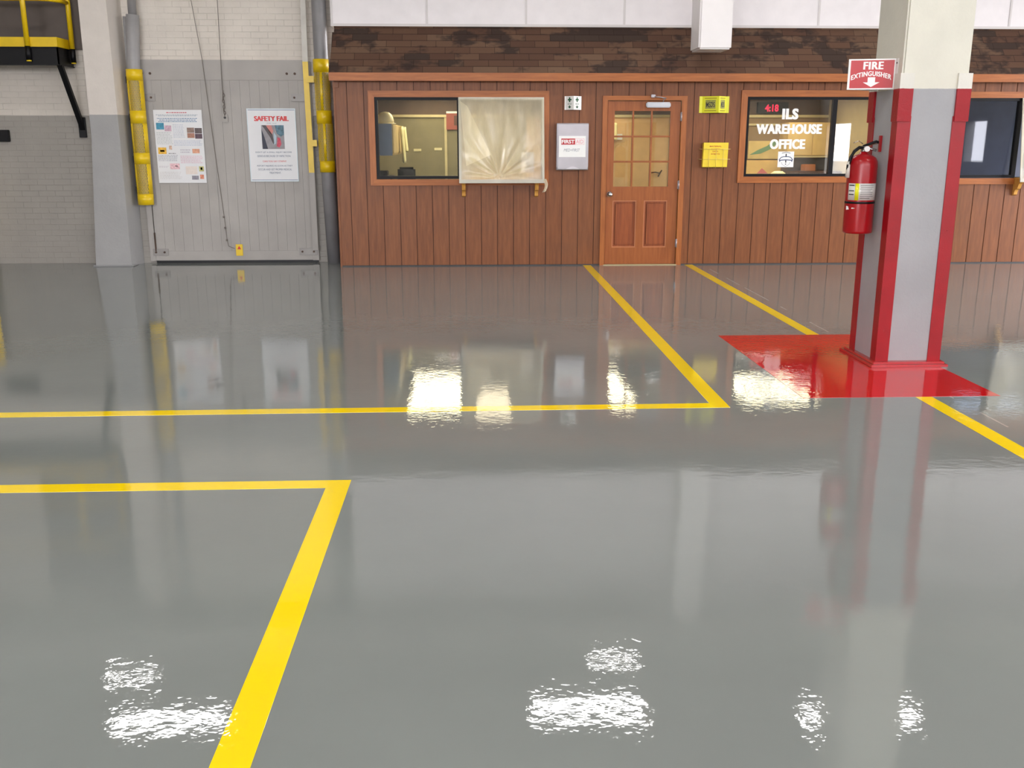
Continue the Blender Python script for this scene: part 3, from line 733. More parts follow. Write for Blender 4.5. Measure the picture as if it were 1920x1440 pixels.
o = MB().box((5.25, 2.9, 1.101), (5.42, 3.1, 1.20), .006).build('paper_stack', mat('amber_box', (176, 108, 60), 0.6)); tag(o, 'small amber box on the brown storage cabinet', 'box')
o = MB().box((2.28, 3.46, 1.58), (2.44, 3.468, 1.67)).build('wall_note', m_sign); tag(o, 'small white note on the wall seen through the middle row of door panes', 'note')
o = MB().grid(lambda u, v: Vector((2.20+.14*u+.015*math.sin(9*u), 3.40+.03*math.sin(u*6), 1.86-.26*v-.03*u)), 10, 10).build('hanging_towel', mat('bright_cloth', (250, 236, 180), 0.8), None, .015); tag(o, 'pale cloth hanging at the left of the upper door panes', 'cloth')
o = MB().tube([(2.93, 3.48, 1.06), (2.99, 3.45, 1.07), (3.07, 3.47, 1.05), (3.10, 3.48, 1.10), (3.04, 3.46, 1.0)], .01).build('wall_hook', m_rust); tag(o, 'small dark wall hook seen through the lower right door pane', 'hook')

# office ceiling troffers
def troffer(x0, x1, y0, y1, z, strength, col, lab, grp):
    c = thing('ceiling_light', ((x0+x1)/2, (y0+y1)/2, z), lab, 'ceiling light', grp)
    ring_ = MB(); w = .03
    ring_.box((x0-w, y0-w, z-.03), (x1+w, y0, z+.06)); ring_.box((x0-w, y1, z-.03), (x1+w, y1+w, z+.06)); ring_.box((x0-w, y0, z-.03), (x0, y1, z+.06)); ring_.box((x1, y0, z-.03), (x1+w, y1, z+.06))
    ring_.box((x0-w, y0-w, z+.06), (x1+w, y1+w, z+.075))
    ring_.build('housing', m_white, c)
    MB().box((x0, y0, z-.012), (x1, y1, z)).build('diffuser', emis('lamp_%.1f' % strength, col, strength), c)
OC = (1.0, .85, .56)
troffer(-.95, -.17, 1.0, 3.3, 2.262, OFFICE_L, OC, 'office ceiling light mirrored in the floor under the left window', 'office ceiling lights')
troffer(.05, .55, .7, 2.3, 2.262, OFFICE_L, OC, 'office ceiling light behind the masking plastic', 'office ceiling lights')
troffer(2.05, 2.42, 1.2, 3.3, 2.262, OFFICE_L, OC, 'office ceiling light mirrored in the floor under the door', 'office ceiling lights')
troffer(4.05, 5.20, 1.3, 3.0, 2.262, OFFICE_L, OC, 'office ceiling light mirrored in the floor under the lettered window', 'office ceiling lights')
troffer(7.2, 8.2, 1.0, 1.4, 2.262, 3.0, (.75, .85, 1), 'cool light added in the store to lift the dark window', 'office ceiling lights')  # unseen lamp added so the dark window looks less black
# hall fixtures
rows = [(-3.5, -2.45, 'nearest the grey door'), (1.3, -2.45, 'nearest the office door'), (4.45, -2.65, 'nearest the striped column')]
for x_, y_, s_ in rows:
    troffer(x_-.66, x_+.66, y_-.17, y_+.17, 4.95, HALL_L, (1, .98, .95), 'hall ceiling fixture high above the floor, ' + s_, 'hall ceiling lights')
for x_, y_, s_ in ((1.78, -1.36, 'small, above the office door side'), (-4.30, -1.40, 'small, above the grey door side')):
    troffer(x_-.32, x_+.32, y_-.05, y_+.05, 4.95, HALL_L, (1, .98, .95), 'short hall ceiling strip light, ' + s_, 'hall ceiling lights')
for i, y_ in enumerate((-8.2, -13.2, -17.6)):  # unseen fixtures added for the hall's general light
    for x_ in (-5.5, -.5, 4.5, 9.0):
        troffer(x_-.66, x_+.66, y_-.3, y_+.3, 4.95, HALL_L, (1, .98, .95), 'hall ceiling fixture added behind the viewpoint for general light', 'added hall lights behind the viewpoint')

# ------------------------------------------------------------------ hanging white post
c = tag(MB().box((2.685, -.6, 2.598), (3.075, -.15, ZC-.001), .02).build('hanging_post', mat('white_post_paint', (232, 228, 228), 0.45, var=0.02)),
        'square white post hanging from above, ending in front of the shingled roof', 'post')

# ------------------------------------------------------------------ left grey and white column
c = thing('wall_column', (-4.57, .32, 0), 'square concrete column, grey below and white above, at the left beside the grey door', 'column')
b = MB()
b.prism([(-4.815, .15, .03), (-4.345, .15, .03), (-4.345, .50, .03), (-4.815, .50, .03)], (0, 0, .001))
b = MB(); V0 = [(-4.80, .15), (-4.35, .15), (-4.30, .499), (-4.80, .499)]; V1 = [(-4.70, .15), (-4.36, .15), (-4.30, .499), (-4.70, .499)]
A = [b.bm.verts.new((x_, y_, 0)) for x_, y_ in V0]; Bv = [b.bm.verts.new((x_, y_, 1.6)) for x_, y_ in [(-4.69, .15), (-4.345, .15), (-4.30, .499), (-4.69, .499)]]; Cv = [b.bm.verts.new((x_, y_, ZC)) for x_, y_ in [(-4.68, .15), (-4.365, .15), (-4.30, .499), (-4.68, .499)]]
for P_, Q_ in ((A, Bv), (Bv, Cv)):
    for k in range(4): b.bm.faces.new((P_[k], P_[(k+1) % 4], Q_[(k+1) % 4], Q_[k]))
b.bm.faces.new(A[::-1]); b.bm.faces.new(Cv)
b.build('shaft', M_COLL, c)
MB().box((-4.83, .125, 0), (-4.32, .499, .018), .008).build('foot', mat('foot_grey', (146, 146, 146), 0.3), c)

# ------------------------------------------------------------------ big grey door
r = struct('door_2', (-3.1, .45, 0))
b = MB(); x_ = -4.12; 
while x_ < -2.10:
    e_ = min(x_+.122, -2.09); b.box((x_+.0004, .458, .16), (e_-.0004, .498, 2.30), .0018); x_ += .122
b.build('door_boards', m_door2, r)
b = MB(); b.box((-4.20, .45, .03), (-4.13, .498, 2.53), .003); b.box((-2.09, .45, .03), (-2.005, .498, 2.53), .003)
b.build('door_stile', m_door2, r)
b = MB(); b.box((-4.13, .452, 2.30), (-2.09, .498, 2.545), .003); b.box((-4.13, .452, .035), (-2.09, .498, .16), .003); b.build('door_rail', m_door2, r)
MB().box((-4.13, .47, 0), (-2.02, .498, .034)).build('door_gap', m_black, r)
for zz in (2.09, .145):
    for xa, xb in ((-4.16, -3.96), (-2.26, -2.02)):
        MB().box((xa, .442, zz-.045), (xb, .451, zz+.045), .003).build('strap_hinge', mat('worn_grey_steel', (146, 142, 138), 0.45, 0.2), r)
        for xc in (xa+.04, xb-.05):
            MB().cyl((xc, .43, zz), (xc, .443, zz), .013, seg=10).build('bolt', m_rust, r)
for xc in (-4.10, -4.0, -2.3, -2.2): MB().cyl((xc, .44, 2.38), (xc, .452, 2.38), .015, seg=10).build('bolt', m_rust, r)
MB().box((-4.128, .436, .16), (-4.112, .45, .40)).build('edge_wear', m_rust, r)

r = struct('wall_shade_panel', (-5.4, .49, 2.66))  # dark panel added to paint in the shade above the platform
MB().box((-6.0, .47, 2.66), (-4.72, .499, 4.7), .004).build('slab', mat('shade_brown_panel', (92, 82, 76), .6), r)
# pull chain, hasp and tag on the grey door
c = thing('pull_chain', (-3.11, .42, 1.6), 'dark chain hanging on the grey door between the two posters', 'chain')
MB().tube([(-3.085, .36, 4.2), (-3.09, .40, 3.2), (-3.11, .425, 2.18)], .0045, 6).build('cord', m_cord, c)
for k in range(9):
    z_ = 2.155-.036*k; b = MB(); n_ = 12; ps = []
    for i in range(n_+1):
        t = 2*PI*i/n_; dx, dz = .011*math.cos(t), .022*math.sin(t)
        ps.append((-3.108+(dx if k % 2 else 0)+.006*math.sin(k*1.9), .432+(0 if k % 2 else dx), z_+dz))
    b.tube(ps, .005, 6).build('chain_link', m_cord, c)
MB().box((-3.145, .435, 1.79), (-3.068, .449, 1.885), .004).build('hasp_plate', m_door2, c); MB().cyl((-3.105, .42, 1.845), (-3.105, .435, 1.845), .014, seg=12).build('hasp_bolt', m_ink, c)
c = thing('pull_rope', (-3.2, .42, .2), 'thin dark cord running slantwise down the grey door to the small yellow tag', 'rope')
MB().tube([(-3.44, .40, 4.0), (-3.415, .42, 3.24), (-3.339, .435, 2.555), (-3.27, .44, 1.5), (-3.205, .44, .58), (-3.19, .44, .30), (-3.175, .44, .22), (-3.10, .44, .19)], .004, 6).build('line', m_cord, c)
for z_, x_ in ((.60, -3.207), (.46, -3.2), (.30, -3.19)): MB().cyl((x_, .425, z_-.012), (x_, .425, z_+.012), .012, seg=10).build('knot', m_cord, c)
o = MB().box((-3.085, .438, .095), (-2.995, .447, .245), .003).build('warning_tag', m_yel); tag(o, 'small yellow warning tag at the bottom of the grey door', 'tag')
MB().prism([(-3.065, .4365, .18), (-3.015, .4365, .18), (-3.04, .4365, .225)], (0, .001, 0)).build('red_mark', m_redink, o)

# ------------------------------------------------------------------ posters
def words(par, x0, x1, z0, z1, rows_, m, y, seed=1, fill=.62, center=False, name='fine_print', sk=0.0):
    rnd = random.Random(seed); b = MB(); h = (z1-z0)/rows_
    for i in range(rows_):
        z = z1-h*(i+.5); x = x0+(rnd.uniform(0, .1)*(x1-x0) if center else 0); xe = x1-(x-x0 if center else rnd.uniform(0, .12)*(x1-x0))
        while x < xe-.004:
            w = min(rnd.uniform(.008, .03), xe-x); b.box((x, y-.0005, z-h*fill/2), (x+w, y, z+h*fill/2)); x += w+.006
    return b.build(name, m, par)
def safety_poster():
    c = thing('insect_poster', (-3.7, .44, 1.0), 'white poster crowded with small insect pictures and fine print, left of the chain', 'poster')
    x0, x1, z0, z1, y = -4.003, -3.397, 1.034, 1.940, .4445
    MB().box((x0, y, z0), (x1, .4485, z1), .001).build('sheet', m_paper, c)
    P = lambda u, v: (x0+(x1-x0)*u, z1-(z1-z0)*v)
    y -= .0004
    def R(u0, u1, v0, v1, col, nm, k=0.25):
        a, b_ = P(u0, v1), P(u1, v0); m = mat('print_%d_%d_%d' % col, col, 0.5, var=k, nscale=40)
        return MB().box((a[0], y-.0008, a[1]), (b_[0], y, b_[1])).build(nm, m, c)
    def Wd(u0, u1, v0, v1, n, col, seed, cen=False):
        a, b_ = P(u0, v1), P(u1, v0); words(c, a[0], b_[0], a[1], b_[1], n, mat('printink_%d_%d_%d' % col, col, .6), y, seed, .5, cen)
    Wd(.22, .75, .025, .05, 1, (206, 110, 120), 2, True); Wd(.03, .95, .06, .09, 2, (150, 160, 172), 3, True); Wd(.05, .93, .105, .17, 3, (110, 140, 172), 4, True)
    R(.04, .20, .175, .265, (60, 140, 170), 'picture'); R(.21, .35, .21, .29, (202, 170, 186), 'picture')
    R(.67, .82, .24, .31, (140, 116, 104), 'picture'); R(.83, .98, .245, .32, (96, 84, 84), 'picture'); R(.67, .82, .315, .38, (168, 120, 100), 'picture'); R(.83, .98, .325, .39, (88, 66, 78), 'picture')
    Wd(.03, .36, .30, .47, 8, (196, 200, 200), 5); Wd(.38, .62, .19, .38, 9, (200, 204, 214), 6); Wd(.38, .97, .41, .49, 4, (196, 202, 216), 7)
    R(.04, .21, .51, .60, (232, 180, 60), 'picture'); R(.08, .17, .545, .57, (120, 70, 30), 'insect_shape'); R(.27, .33, .485, .54, (210, 178, 156), 'picture')
    Wd(.25, .42, .585, .60, 1, (60, 60, 64), 8); Wd(.03, .46, .61, .70, 5, (176, 176, 186), 9)
    R(.75, .90, .53, .59, (220, 160, 130), 'picture'); Wd(.50, .72, .53, .59, 2, (196, 190, 200), 10); Wd(.49, .96, .62, .73, 6, (222, 188, 200), 11)
    R(.26, .46, .73, .81, (230, 190, 196), 'picture'); R(.36, .42, .76, .77, (120, 60, 60), 'insect_shape'); Wd(.03, .24, .76, .79, 2, (206, 200, 206), 12)
    R(.58, .82, .77, .88, (228, 216, 208), 'picture', .05); R(.86, .96, .77, .84, (190, 186, 120), 'picture'); R(.89, .93, .785, .82, (60, 58, 40), 'insect_shape')
    R(.70, .84, .90, .955, (140, 136, 146), 'picture'); R(.87, .95, .885, .945, (222, 140, 110), 'picture'); Wd(.03, .5, .84, .95, 5, (212, 210, 210), 13)
safety_poster()
def fail_poster():
    c = thing('safety_poster', (-2.52, .44, 1.05), 'white framed poster headed SAFETY FAIL, right of the chain', 'poster')
    x0, x1, z0, z1, y = -2.832, -2.217, 1.050, 1.958, .4445
    MB().box((x0, y, z0), (x1, .4485, z1), .001).build('sheet', mat('poster_card', (224, 224, 226), 0.4, var=.02), c)
    ring(x0, x1, z0, z1, .009, y-.004, y+.0005).build('frame', mat('clear_frame', (206, 220, 226), 0.3), c)
    b = MB(); b.box((x0+.015, y-.0008, z1-.022), (x1-.012, y, z1-.016)); b.box((x0+.015, y-.0008, z0+.016), (x1-.012, y, z0+.022)); b.build('blue_rule', mat('slate_blue_ink', (96, 116, 150), .5), c)
    cx = (x0+x1)/2
    text('SAFETY FAIL', mat('poster_red', (214, 72, 72), .5), c, (cx, y-.0003, z1-.155), .43, .062, bold=.02, fat=.004)
    text('Oh no!', m_greyink, c, (cx, y-.0003, z1-.19), .12, .016)
    px0, px1, pz0, pz1 = cx-.135, cx+.15, z1-.50, z1-.205
    ph = MB().box((px0, y-.001, pz0), (px1, y, pz1)).build('picture', mat('photo_grey', (150, 146, 150), .5, var=.12, nscale=20), c)
    Pp = lambda L: [(px0+(px1-px0)*u, y-.0022, pz1-(pz1-pz0)*v) for u, v in L]
    MB().prism(Pp([(0, .15), (.02, 1), (.25, 1), (.12, .5)]), (0, .001, 0)).build('dark_shape', mat('photo_navy', (42, 44, 62), .5), ph)
    MB().prism(Pp([(.03, 0), (.2, 0), (.48, .4), (.55, .75), (.5, .8), (.38, .52), (.12, .12)]), (0, .0011, 0)).build('dark_shape', mat('photo_dark', (78, 70, 72), .5), ph)
    MB().prism(Pp([(.22, .0), (.45, 0), (.53, .25), (.45, .4), (.33, .25)]), (0, .0007, 0)).build('skin_shape', mat('photo_skin', (214, 138, 130), .5), ph)
    MB().prism(Pp([(.6, 0), (1, 0), (1, .4), (.85, .48), (.68, .36)]), (0, .0009, 0)).build('teal_shape', mat('photo_teal', (84, 118, 134), .5, var=.4, nscale=30), ph)
    MB().prism(Pp([(.55, .3), (.66, .45), (.62, .78), (.52, .82)]), (0, .0005, 0)).build('pale_shape', mat('photo_pale', (176, 194, 206), .5), ph)
    MB().prism(Pp([(.70, .5), (.82, .55), (.86, .8), (.76, .94), (.64, .88), (.68, .7)]), (0, .0013, 0)).build('wound_shape', mat('photo_wound', (196, 72, 92), .5, var=.4, nscale=30), ph)
    m = mat('slate_ink', (88, 104, 130), .5)
    text("DON'T LET A SMALL INJURY BECOME", m, c, (cx+.005, y-.0003, z1-.555), .46, .024)
    text('SERIOUS BECAUSE OF INFECTION', m, c, (cx+.005, y-.0003, z1-.60), .42, .024)
    text('CAN YOU SAY STAPH?!', mat('poster_red', (214, 72, 72), .5), c, (cx+.01, y-.0003, z1-.665), .30, .022)
    text('REPORT INJURIES AS SOON AS THEY', m, c, (cx+.01, y-.0003, z1-.725), .45, .024)
    text('OCCUR AND GET PROPER MEDICAL', m, c, (cx+.01, y-.0003, z1-.768), .43, .024)
    text('TREATMENT.', m, c, (cx+.01, y-.0003, z1-.811), .15, .024)
fail_poster()

# ------------------------------------------------------------------ pipes and their yellow guards
def lattice(c_, r_, a0, a1, z0, z1, pitch=.024, w=.0035):
    b = MB(); A = math.radians(a1-a0)*r_; n = int((A+(z1-z0)*.45)/pitch)+2; k = 2.2  # steep diamonds
    for sgn in (1, -1):
        for i in range(-int((z1-z0)/k/pitch)-2, int(A/pitch)+int((z1-z0)/k/pitch)+3):
            s0 = i*pitch; pts = []
            # line s = s0 + sgn*(z-z0)/k ; clip to [0, A]
            zs = [z0, z1]; 
            if sgn > 0: za = z0+(0-s0)*k; zb = z0+(A-s0)*k
            else: za = z0+(s0-A)*k; zb = z0+s0*k
            lo, hi = max(z0, min(za, zb)), min(z1, max(za, zb))
            if hi-lo < .004: continue
            m = max(1, int((hi-lo)/.05)); P_ = []
            for j in range(m+1):
                z = lo+(hi-lo)*j/m; s = s0+sgn*(z-z0)/k; t = math.radians(a0)+s/r_
                P_.append(Vector((c_[0]+r_*math.cos(t), c_[1]+r_*math.sin(t), z)))
            for p_, q_ in zip(P_, P_[1:]):
                d = (q_-p_).normalized(); o_ = Vector((p_.x-c_[0], p_.y-c_[1], 0)).normalized(); s_ = d.cross(o_)*w/2
                vs = [b.bm.verts.new(v) for v in (p_+s_, q_+s_, q_-s_, p_-s_)]; b.bm.faces.new(vs)
    return b
c = thing('drain_pipe', (-4.14, .36, .8), 'grey vertical pipe between the left column and the grey door', 'pipe', None)
MB().tube([(-4.165, .37, .80), (-4.165, .37, 2.5), (-4.125, .37, 3.06)], .078, 24).tube([(-4.125, .37, 3.06), (-4.11, .37, 4.2), (-4.10, .37, ZC)], .05, 20).build('pipe', m_grey, c)
MB().tube([(-4.27, .44, 2.2), (-4.25, .44, 3.05)], .02, 10).build('side_tube', m_grey, c)
g = thing('pipe_guard', (-4.165, .37, .764), 'yellow steel pipe guard with three mesh panels beside the left column', 'pipe guard', None)
C_ = (-4.165, .37); R_ = .10
b = MB()
for a, e_ in ((.764, .90), (1.275, 1.41), (1.77, 1.925), (2.285, 2.42)): b.arc(C_, R_, -180, 0, a, e_)
for a, e_ in ((.90, 1.275), (1.41, 1.77), (1.925, 2.285)): b.arc(C_, R_, -180, -131, a, e_, seg=8); b.arc(C_, R_, -45, 0, a, e_, seg=8)
b.build('shell', m_yel, g)
for a, e_ in ((.90, 1.275), (1.41, 1.77), (1.925, 2.285)): lattice(C_, R_-.003, -131, -45, a, e_, .020, .0042).build('mesh_panel', m_yel, g, .0015)
for z_ in (.95, 1.33, 1.85, 2.3): MB().box((-4.29, .40, z_-.04), (-4.26, .495, z_+.04)).build('mounting_lug', m_black, g)

c = thing('downpipe', (-1.86, .36, .2), 'thick grey vertical pipe against the left end of the office', 'pipe')
MB().tube([(-1.80, .40, 0), (-1.83, .38, 1.2), (-1.85, .38, 2.6), (-1.86, .38, ZC)], .088, 24).build('pipe', mat('dull_pipe_paint', (132, 130, 132), 0.4), c)
g = thing('pipe_guard', (-1.85, .37, 1.168), 'yellow steel pipe guard with a centre rib at the left end of the office', 'pipe guard', None)
C_ = (-1.85, .375); R_ = .098
def Cz(z): return (-1.858+.03*(2.54-z)/1.37, .375)
for a, e_ in ((1.168, 1.31), (1.77, 1.93), (2.39, 2.547)): MB().arc(Cz((a+e_)/2), R_, -180, 0, a, e_).build('band', m_yel, g)
for a, e_ in ((1.31, 1.77), (1.93, 2.39)):
    cc = Cz((a+e_)/2)
    lattice(cc, R_-.003, -180, 0, a, e_, .020, .0042).build('mesh_panel', m_yel, g, .0015)
    MB().arc(cc, R_+.001, -100, -80, a, e_, seg=4).build('centre_rib', m_yel, g)
c = thing('flat_bar_rail', (-2.03, .36, 1.16), 'flat upright bar, yellow below and white above, right of the grey door', 'bar')
b = MB(); b.prism([(-2.075, .395, 1.162), (-2.005, .395, 1.162), (-2.02, .395, 2.522), (-2.088, .395, 2.522)], (0, .012, 0)); b.build('yellow_length', m_yel, c)
b = MB(); b.prism([(-2.075, .397, .17), (-2.005, .397, .17), (-2.005, .397, 1.162), (-2.075, .397, 1.162)], (0, .01, 0)); b.build('grey_length', m_door2, c)
b = MB(); b.prism([(-2.088, .396, 2.522), (-2.02, .396, 2.522), (-2.0, .396, ZC), (-2.05, .396, ZC)], (0, .011, 0)); b.build('white_length', mat('old_white', (200, 196, 188), .5), c)
for z_ in (2.31, 1.53): MB().box((-2.05, .375, z_-.04), (-1.952, .395, z_+.04), .003).build('cross_tab', m_yel, c)

# ------------------------------------------------------------------ platform at top left
c = thing('steel_platform', (-6, .25, 2.45), 'black steel landing with yellow railings on the brick wall at top left', 'platform')
XE = -4.945
b = MB(); b.box((-8.2, .05, 2.455), (XE, .065, 2.655)); b.box((-8.2, .03, 2.445), (XE, .09, 2.458)); b.box((-8.2, .03, 2.642), (XE, .09, 2.655)); b.box((XE-.015, .05, 2.455), (XE, .495, 2.655)); b.box((XE-.04, .05, 2.445), (XE+.01, .495, 2.458))
b.build('channel_frame', m_black, c)
MB().box((-8.2, .06, 2.62), (XE-.01, .495, 2.65)).build('deck_grating', m_black, c)
b = MB(); b.box((-8.2, .04, 2.656), (XE+.005, .052, 2.766)); b.box((XE-.007, .052, 2.656), (XE+.005, .40, 2.766)); b.build('toe_board', m_yel, c)
for x_, y_ in ((-5.285, .02), (-4.905, .40), (-7.2, .02)):
    MB().tube([(x_, y_, 2.66), (x_, y_, 3.75)], .03, 16).build('railing_post', m_yel, c)
    MB().tube([(x_, y_, 2.50), (x_, y_, 2.66)], .031, 16).build('post_socket', m_black, c)
    MB().cyl((x_, y_, 2.486), (x_, y_, 2.50), .028).build('post_tip', m_yel2, c)
for z_ in (3.195, 3.75): MB().tube([(-8.2, .04, z_), (-5.10, .04, z_), (-5.0, .08, z_), (-4.93, .2, z_), (-4.905, .40, z_)], .024, 12).build('rail', m_yel, c)
MB().prism([(-4.99, .08, 2.45), (-4.99, .14, 2.45), (-4.93, .14, 2.45), (-4.93, .08, 2.45)], (.05, .39, -.76)).build('brace', m_black, c)
MB().box((-4.96, .47, 1.60), (-4.87, .499, 1.85), .003).build('brace_foot', m_black, c)
o = MB().box((-6.25, .44, 1.55), (-5.832, .499, 1.695), .006).build('wall_bracket', m_black); tag(o, 'black steel block on the grey brick wall at the left edge', 'bracket')
c = thing('bollard', (-6.20, .30, 0), 'yellow bollard at the foot of the brick wall at the left edge', 'bollard')
MB().cyl((-6.215, .30, 0), (-6.215, .30, 1.25), .055).build('post', m_yel, c)
q = MB(); q.lathe((-6.215, .30), [(.055, 1.25), (.05, 1.275), (.03, 1.295), (.001, 1.30)], 24); q.build('cap', m_yel, c)

# ------------------------------------------------------------------ striped column
cx0, cx1, cy0, cy1 = 2.868, 3.322, -5.815, -5.345
c = thing('striped_column', ((cx0+cx1)/2, (cy0+cy1)/2, 0), 'square concrete column with red corner guards standing on the red floor patch', 'column')
b = MB()
b.prism([(cx0, cy0, .03), (cx1, cy0, .03), (cx1, cy1, .03), (cx0, cy1, .03)], (0, 0, 1.6))
b = MB().box((cx0, cy0, .0), (cx1, cy1, ZC), .012); b.build('shaft', M_COLR, c)
g_ = .092; th = .007
for sx, X_ in ((1, cx0), (-1, cx1)):
    for sy, Y_ in ((1, cy0), (-1, cy1)):
        b = MB(); ax, ay = X_-sx*th, Y_-sy*th
        L_ = [(ax, ay), (ax+sx*g_, ay), (ax+sx*g_, ay+sy*(th-.0005)), (ax+sx*(th-.0005), ay+sy*(th-.0005)), (ax+sx*(th-.0005), ay+sy*g_), (ax, ay+sy*g_)]
        b.prism([(u, v, .03) for u, v in L_], (0, 0, 1.68)); 
        q = b.build('corner_guard', m_redc, c)
        b = MB(); t2 = .017; ax, ay = X_-sx*t2, Y_-sy*t2; gw = .095
        L_ = [(ax, ay), (ax+sx*gw, ay), (ax+sx*gw, ay+sy*(t2-.0006)), (ax+sx*(t2-.0006), ay+sy*(t2-.0006)), (ax+sx*(t2-.0006), ay+sy*gw), (ax, ay+sy*gw)]
        b.prism([(u, v, 1.675) for u, v in L_], (0, 0, .31)); b.build('guard_sleeve', M_SLEEVE, c)
        for z_ in (.25, .95, 1.5):
            MB().cyl((ax+sx*.055, Y_-sy*th, z_), (ax+sx*.055, Y_-sy*(th+.003), z_), .006, seg=10).build('guard_bolt', m_redc, c)
MB().box((cx0-.065, cy0-.085, 0), (cx1+.035, cy1+.05, .018), .004).box((cx0-.04, cy0-.055, .018), (cx1+.022, cy1+.03, .032), .004).build('plinth', mat('glossy_red_paint', (178, 14, 26), 0.12, var=.06), c)

# ------------------------------------------------------------------ fire extinguisher
ex, ey, er = 2.748, -5.58, .100
c = thing('fire_extinguisher', (ex, ey, .913), 'red fire extinguisher hung on the left face of the striped column', 'fire extinguisher')
MB().lathe((ex, ey), [(.086, .913), (.097, .918), (er, .93), (er, 1.385), (.097, 1.41), (.085, 1.435), (.06, 1.452), (.03, 1.462), (.028, 1.475)], 48).build('cylinder', m_red, c)
lb = MB().arc((ex, ey), er+.0012, -165, -35, 1.147, 1.262, .001, 30).build('instruction_label', mat('silver_label', (206, 204, 200), .35), c)
MB().arc((ex, ey), er+.0018, -133, -118, 1.147, 1.262, .0006, 6).build('yellow_strip', m_yel3, lb)
b = MB(); rnd = random.Random(4)
for k in range(8):
    z_ = 1.250-.0125*k; b.arc((ex, ey), er+.0018, -114+rnd.uniform(0, 4), -55-rnd.uniform(0, 20), z_-.002, z_+.001, .0006, 8)
    if k in (0, 3, 5): b.arc((ex, ey), er+.0018, -160, -137, z_-.005, z_+.002, .0006, 4)
b.build('fine_print', m_ink, lb)
MB().arc((ex, ey), er+.0015, -180, 180, 1.122, 1.137, .001, 48).build('black_band', m_black, c)
MB().prism([(ex-.099, ey-.018, 1.105), (ex-.062, ey-.082, 1.092), (ex-.099, ey-.02, 1.078)], (-.003, -.003, 0)).build('white_arrow', m_sign, c)
MB().cyl((ex, ey, 1.46), (ex, ey, 1.515), .022).cyl((ex, ey-.03, 1.495), (ex, ey+.02, 1.495), .014).build('valve', m_chrome, c)
MB().cyl((ex+.005, ey-.03, 1.495), (ex+.005, ey-.045, 1.495), .019).build('pressure_gauge', m_sign, c)
MB().tube([(ex-.01, ey, 1.512), (ex+.03, ey-.02, 1.53), (ex+.07, ey-.03, 1.545), (ex+.085, ey-.03, 1.54)], .009, 8).build('top_lever', m_black, c)
MB().tube([(ex-.005, ey, 1.495), (ex+.03, ey-.02, 1.498), (ex+.075, ey-.03, 1.485)], .009, 8).build('carry_handle', m_chrome, c)
MB().tube([(ex-.01, ey-.01, 1.50), (ex-.04, ey-.015, 1.505), (ex-.075, ey-.02, 1.48), (ex-.10, ey-.03, 1.44), (ex-.115, ey-.03, 1.38), (ex-.115, ey-.03, 1.33)], .012, 10).build('hose', m_black, c)
MB().cyl((ex-.115, ey-.03, 1.30), (ex-.112, ey-.03, 1.41), .015, .011).build('nozzle', mat('pale_nozzle', (206, 200, 190), .4), c)
MB().tube([(ex-.02, ey-.02, 1.53), (ex-.055, ey-.03, 1.55), (ex-.09, ey-.03, 1.535)], .003, 6).build('pull_pin', m_chrome, c)
MB().box((2.849, ey-.012, 1.475), (2.867, ey+.012, 1.585), .002).build('hook_plate', m_red, c)
MB().tube([(2.855, ey, 1.535), (2.80, ey-.005, 1.525), (ex+.01, ey, 1.505)], .003, 6).build('hook_wire', mat('copper_wire', (150, 100, 70), .35, .8), c)

# ------------------------------------------------------------------ projecting sign
c = thing('extinguisher_sign', (2.7, -5.6, 1.887), 'projecting red and white FIRE EXTINGUISHER sign on the left of the column', 'sign')
AP = Vector((2.575, -5.625, 0)); NR = Vector((2.8655, -5.70, 0)); FR = Vector((2.8655, -5.44, 0)); z0, z1 = 1.888, 2.086
def panel(A_, B_, nm):
    d = (B_-A_).normalized(); N = d.cross(Vector((0, 0, 1)));
    if N.dot(Vector((0, -1, 0))) < 0 and nm == 'front_panel': N = -N
    b = MB(); b.prism([A_+Vector((0, 0, z0)), B_+Vector((0, 0, z0)), B_+Vector((0, 0, z1)), A_+Vector((0, 0, z1))], -N*.002)
    return b.build(nm, m_sign, c), d, N
fp, d, N = panel(AP, NR, 'front_panel'); bp, d2, N2 = panel(AP, FR, 'back_panel')
MB().box((2.8645, -5.702, z0), (2.8675, -5.74, z1)).box((2.8645, -5.44, z0), (2.8675, -5.40, z1)).build('mounting_flange', m_sign, c)
for z_ in (z0+.03, z1-.03): MB().cyl((2.8655, -5.725, z_), (2.861, -5.725, z_), .005, seg=8).build('screw', m_ink, c)
W_ = (NR-AP).length
def q(u, v, k=.0006): return AP+d*(W_*u)+N*k+Vector((0, 0, z0+(z1-z0)*v))
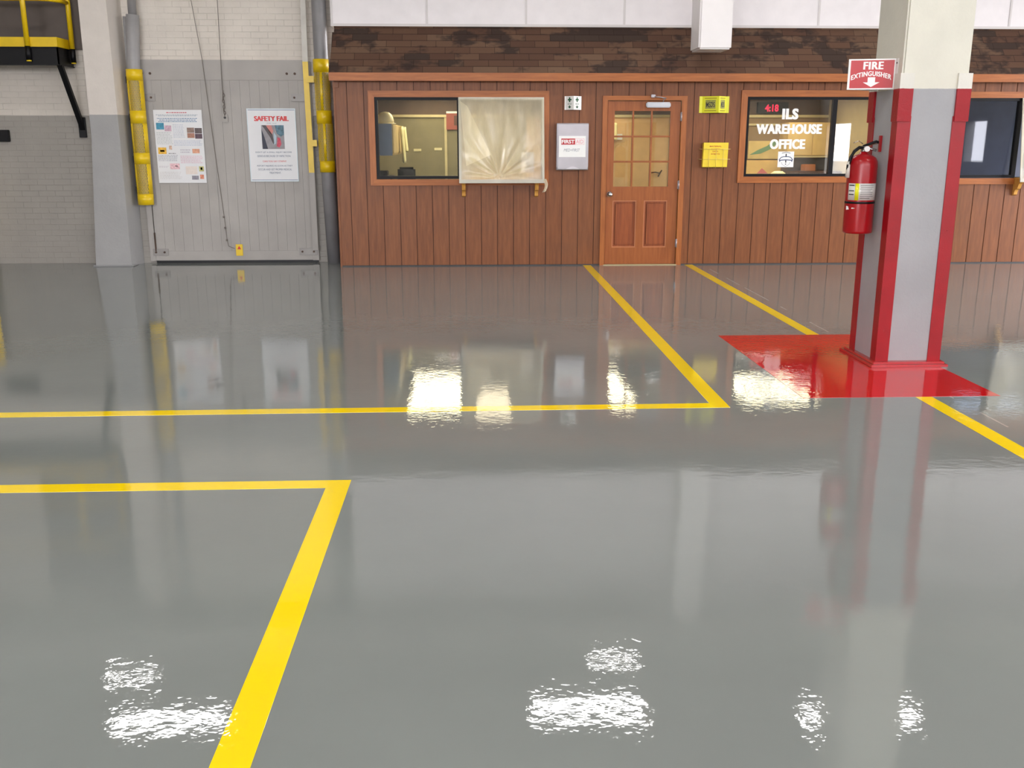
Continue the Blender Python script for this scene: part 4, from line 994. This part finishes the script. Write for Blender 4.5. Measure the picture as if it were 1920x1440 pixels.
MB().prism([q(.045, .045), q(.975, .045), q(.975, .955), q(.045, .955)], N*.0006).build('red_field', m_signred, fp)
text('FIRE', m_sign, fp, q(.53, .655, .0014), W_*.42, (z1-z0)*.25, R=d, bold=.02, fat=.002, space=1.1)
text('EXTINGUISHER', m_sign, fp, q(.50, .44, .0014), W_*.86, (z1-z0)*.16, R=d, bold=.012, bend=1.6, fat=.001, space=1.08)
b = MB(); b.prism([q(.43, .20, .0014), q(.59, .20, .0014), q(.59, .40, .0014), q(.43, .40, .0014)], N*.0006); b.prism([q(.33, .235, .0014), q(.51, .08, .0014), q(.69, .235, .0014)], N*.0007); b.build('down_arrow', m_sign, fp)

# ------------------------------------------------------------------ floor markings
T = .0012
def strip(*quads):
    b = MB()
    for Q in quads: b.prism([(x_, y_, 0.0) for x_, y_ in Q], (0, 0, T))
    return b
o = MB().prism([(-8.9, -6.86, 0), (1.438, -6.79, 0), (1.438, -.003, 0), (1.54, -.003, 0), (1.54, -6.89, 0), (-8.9, -6.965, 0)], (0, 0, T)).build('floor_line', M_LINE)
tag(o, 'yellow floor line from the office door jamb turning left across the middle of the floor', 'floor line')
o = MB().prism([(-8.9, -8.08, 0), (-.575, -8.077, 0), (-.575, -12.3, 0), (-.68, -12.3, 0), (-.68, -8.18, 0), (-8.9, -8.19, 0)], (0, 0, T)).build('floor_line', M_LINE)
tag(o, 'yellow floor line nearest the viewer, turning a corner at lower left', 'floor line')
o = strip([(2.757, -4.695), (2.86, -4.695), (2.86, -.003), (2.757, -.003)]).build('floor_line', M_LINE); tag(o, 'yellow floor line from the wall right of the office door to the red patch', 'floor line')
o = strip([(2.757, -12.0), (2.86, -12.0), (2.86, -6.70), (2.757, -6.70)]).build('floor_line', M_LINE); tag(o, 'yellow floor line running from the front of the red patch to the right edge', 'floor line')
o = strip([(2.05, -6.695), (3.30, -6.695), (3.30, -4.70), (2.02, -4.70)]).build('floor_patch', M_RED); tag(o, 'glossy red painted floor patch around the foot of the striped column', 'floor marking')

for o in bpy.data.objects:
    if '_w' in o: del o['_w']
